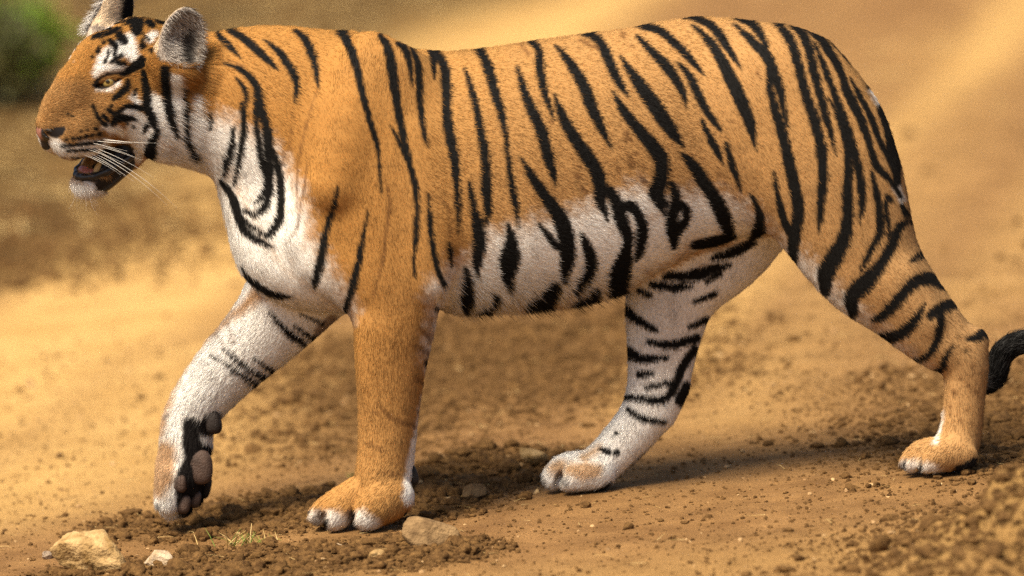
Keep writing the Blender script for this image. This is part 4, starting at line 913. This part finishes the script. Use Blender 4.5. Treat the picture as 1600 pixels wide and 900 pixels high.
# ---- crumbs of soil
def clear(x, y):
    w = 1.0
    for c in CW: w = w * (1 - np.exp(-(((x - c[0] + .02) / .10) ** 2 + ((y - c[1]) / .085) ** 2) ** 2))
    return w
def scatter(name, n, accept, size, m, templates, area, flat=.75, sinkf=.3, seed=1, tris_smooth=False):
    r_ = np.random.default_rng(seed); X = r_.uniform(area[0], area[1], n * 6); Y = r_.uniform(area[2], area[3], n * 6)
    k = r_.random(n * 6) < accept(X, Y); X, Y = X[k][:n], Y[k][:n]; n = len(X)
    sz = size(r_, n, X, Y); z = ground_h(X, Y); Vs, Fs = [], []; off = 0
    for t, (V, F) in enumerate(templates):
        s_ = np.arange(t, n, len(templates)); a = r_.uniform(0, 6.28, len(s_)); ca, sa = np.cos(a)[:, None], np.sin(a)[:, None]
        st = r_.uniform(.7, 1.3, (len(s_), 3)) * np.array([1, 1, flat])
        P = V[None] * st[:, None, :] * (sz[s_] * .5)[:, None, None]
        x = P[:, :, 0] * ca - P[:, :, 1] * sa; y = P[:, :, 0] * sa + P[:, :, 1] * ca
        P = np.stack([x + X[s_, None], y + Y[s_, None], P[:, :, 2] + (z[s_] + sz[s_] * .5 * flat * (1 - 2 * sinkf))[:, None]], 2)
        Vs.append(P.reshape(-1, 3)); Fs.append((F[None] + (np.arange(len(s_)) * len(V))[:, None, None] + off).reshape(-1, 3)); off += len(s_) * len(V)
    o = link(name, new_mesh(name, np.concatenate(Vs), np.concatenate(Fs), tris_smooth), m)
    return tag(o, kind='stuff')
T1 = [stone_shape(1, 40 + i, 8, .22, .08) for i in range(6)]; T0 = [stone_shape(0, 60 + i, 6, .3, .1) for i in range(6)]
o = scatter('earth_lumps', 6000, lambda x, y: np.clip(loose(x, y) ** 1.6 + .0015, 0, 1) * clear(x, y), lambda r, n, x, y: np.clip(r.lognormal(math.log(.012), .55, n), .005, .045), m_clod, [stone_shape(2, 80 + i, 10, .3, .1) for i in range(6)], (-1.25, 1.35, -1.9, .75), .7, .35, 9, True)
tag(o, 'rounded lumps of brown earth heaped around the forepaws and on the bank at right', 'soil')
o = scatter('soil_clods', 26000, lambda x, y: np.clip(loose(x, y) ** 1.3 + .004, 0, 1) * sstep(9, 2, y) * clear(x, y), lambda r, n, x, y: np.clip(r.lognormal(math.log(.0075), .5, n), .003, .03) * (1 + .6 * sstep(.5, 3, y)), m_clod, T1, (-1.5, 1.5, -1.9, 6.0), seed=2)
tag(o, 'crumbly brown clods of loose soil strewn over the track', 'soil')
o = scatter('soil_crumbs', 52000, lambda x, y: np.clip(.09 + loose(x, y), 0, 1) * sstep(5, 1, y) * clear(x, y), lambda r, n, x, y: np.clip(r.lognormal(math.log(.0042), .45, n), .0018, .012), m_clod, T0, (-1.25, 1.3, -1.9, 3.0), seed=3)
tag(o, 'fine crumbs of earth covering the trodden track', 'soil')
m_peb = stone_mat('pebble', (.28, .16, .07), (.55, .37, .18))
o = scatter('pebbles', 1100, lambda x, y: np.clip(.25 + .6 * loose(x, y), 0, 1) * sstep(7, 1, y), lambda r, n, x, y: np.clip(r.lognormal(math.log(.006), .5, n), .003, .02), m_peb, T1, (-1.4, 1.4, -1.0, 5.0), .6, .3, 4)
tag(o, 'pale golden pebbles and chips lying in the dirt', 'pebbles')
# ---- dry straw
def blade(V, F, p, d, L_, w, bend, up):
    n = len(V); side = np.cross(d, up); side /= np.linalg.norm(side) + 1e-9
    for i, t in enumerate((0, .5, 1)):
        c = p + d * L_ * t + up * bend * L_ * (t - t * t) * 2; ww = w * (1 - .8 * t)
        V.append(c - side * ww); V.append(c + side * ww); V.append(c + up * ww * .7)
    for i in range(2):
        b = n + i * 3
        for a_, c_ in ((0, 1), (1, 2), (2, 0)): F.append((b + a_, b + c_, b + 3 + c_, b + 3 + a_))
def straw(name, n, area, acc, lens, w, m, label, seed, rise=.15):
    r_ = np.random.default_rng(seed); V, F = [], []; k = 0
    X = r_.uniform(area[0], area[1], n * 5); Y = r_.uniform(area[2], area[3], n * 5); ok = np.where(r_.random(n * 5) < acc(X, Y))[0][:n]
    Zs = ground_h(X[ok], Y[ok])
    for x, y, z in zip(X[ok], Y[ok], Zs):
        a = r_.uniform(0, 6.28); d = np.array([math.cos(a), math.sin(a), r_.uniform(-.05, rise)]); d /= np.linalg.norm(d)
        blade(V, F, np.array([x, y, z + .003]), d, r_.uniform(*lens), w * r_.uniform(.6, 1.3), r_.uniform(-.05, .2), np.array([0, 0, 1.0]))
    return tag(link(name, new_mesh(name, np.array(V), F), m), label, 'straw', kind='stuff')
m_straw = noise_color(mat('dry_straw', rough=.7, spec=.2), 30, (.42, .27, .09), (.70, .52, .24)); m_green = noise_color(mat('grass_green', rough=.6, spec=.3), 60, (.08, .14, .015), (.28, .32, .06))
straw('straw', 420, (-1.3, 1.3, -.9, 2.5), lambda x, y: .25 + .6 * loose(x, y), (.012, .05), .0009, m_straw, 'scattered bits of dry straw on the dirt', 5)
straw('dry_litter', 2600, (-6, 2.2, 5.0, 16), lambda x, y: np.clip(.10 + loose(x, y) * .5 + verge(x, y), 0, 1), (.03, .14), .004, m_straw, 'golden dry grass litter along the verge behind the tiger', 6, .5)
def tuft(name, px, py, n, spread, hgt, m, label, cat, seed):
    x, y = ray_ground(px, py); z = float(ground_h(np.array([x]), np.array([y]))[0]); t = bpy.data.objects.new(name, None); COL.objects.link(t); t.location = (x, y, z); tag(t, label, cat)
    r_ = np.random.default_rng(seed)
    for i in range(n):
        V, F = [], []; a = r_.uniform(0, 6.28); d = np.array([math.cos(a) * r_.uniform(.4, 1.3), math.sin(a) * .6, r_.uniform(.35, 1.0)]); d /= np.linalg.norm(d)
        blade(V, F, np.array([r_.normal() * spread, r_.normal() * spread * .6, -.003]), d, hgt * r_.uniform(.5, 1.2), .0016, .12, np.array([0, 0, 1.0]))
        link('blade', new_mesh('blade', np.array(V), F), m_straw if r_.random() < .35 else m, t)
tuft('grass_tuft', 392, 850, 56, .034, .040, m_green, 'short green and straw coloured grass tuft in the soil left of the planted forepaw', 'grass', 3)
tuft('green_sprout', 546, 742, 9, .008, .022, m_green, 'tiny green sprout behind the planted foreleg', 'plant', 5)
# ---- shrub on the verge
def shrub(px, py, R, H, label, seed, c1, c2, nleaf=2600):
    x, y = ray_ground(px, py); z = float(ground_h(np.array([x]), np.array([y]))[0]); t = bpy.data.objects.new('green_shrub', None); COL.objects.link(t); t.location = (x, y, z); tag(t, label, 'shrub')
    r_ = np.random.default_rng(seed); V, F = [], []; tips = []
    for i in range(16):
        a = r_.uniform(0, 6.28); tip = np.array([math.cos(a) * R * r_.uniform(.3, .9), math.sin(a) * R * r_.uniform(.3, .9), H * r_.uniform(.45, .95)]); tips.append(tip)
        blade(V, F, np.array([0, 0, -.05]) + tip * .02, tip / np.linalg.norm(tip), np.linalg.norm(tip), .012, .06, np.array([0, .3, .95]))
    link('stem', new_mesh('stem', np.array(V), F), m_brown, t)
    V, F = [], []
    for i in range(nleaf):
        c = tips[r_.integers(16)] * r_.uniform(.55, 1.1) + r_.normal(size=3) * R * .2; c[2] = max(c[2], .02)
        u = r_.normal(size=3); u /= np.linalg.norm(u); v = np.cross(u, r_.normal(size=3)); v /= np.linalg.norm(v); L_ = r_.uniform(.025, .05); n = len(V)
        V += [c, c + u * L_ * .5 + v * L_ * .28, c + u * L_, c + u * L_ * .5 - v * L_ * .28]; F.append((n, n + 1, n + 2, n + 3))
    m = noise_color(mat('shrub_leaf', rough=.55, spec=.3), 6, c1, c2)
    link('foliage', new_mesh('foliage', np.array(V), F, False), m, t)
shrub(18, 150, .17, .30, 'bright green leafy shrub out of focus at the top left edge', 1, (.10, .20, .008), (.28, .42, .03))
shrub(-60, 175, .30, .34, 'dull olive shrub cut by the left edge of the frame', 2, (.05, .055, .012), (.12, .11, .03))
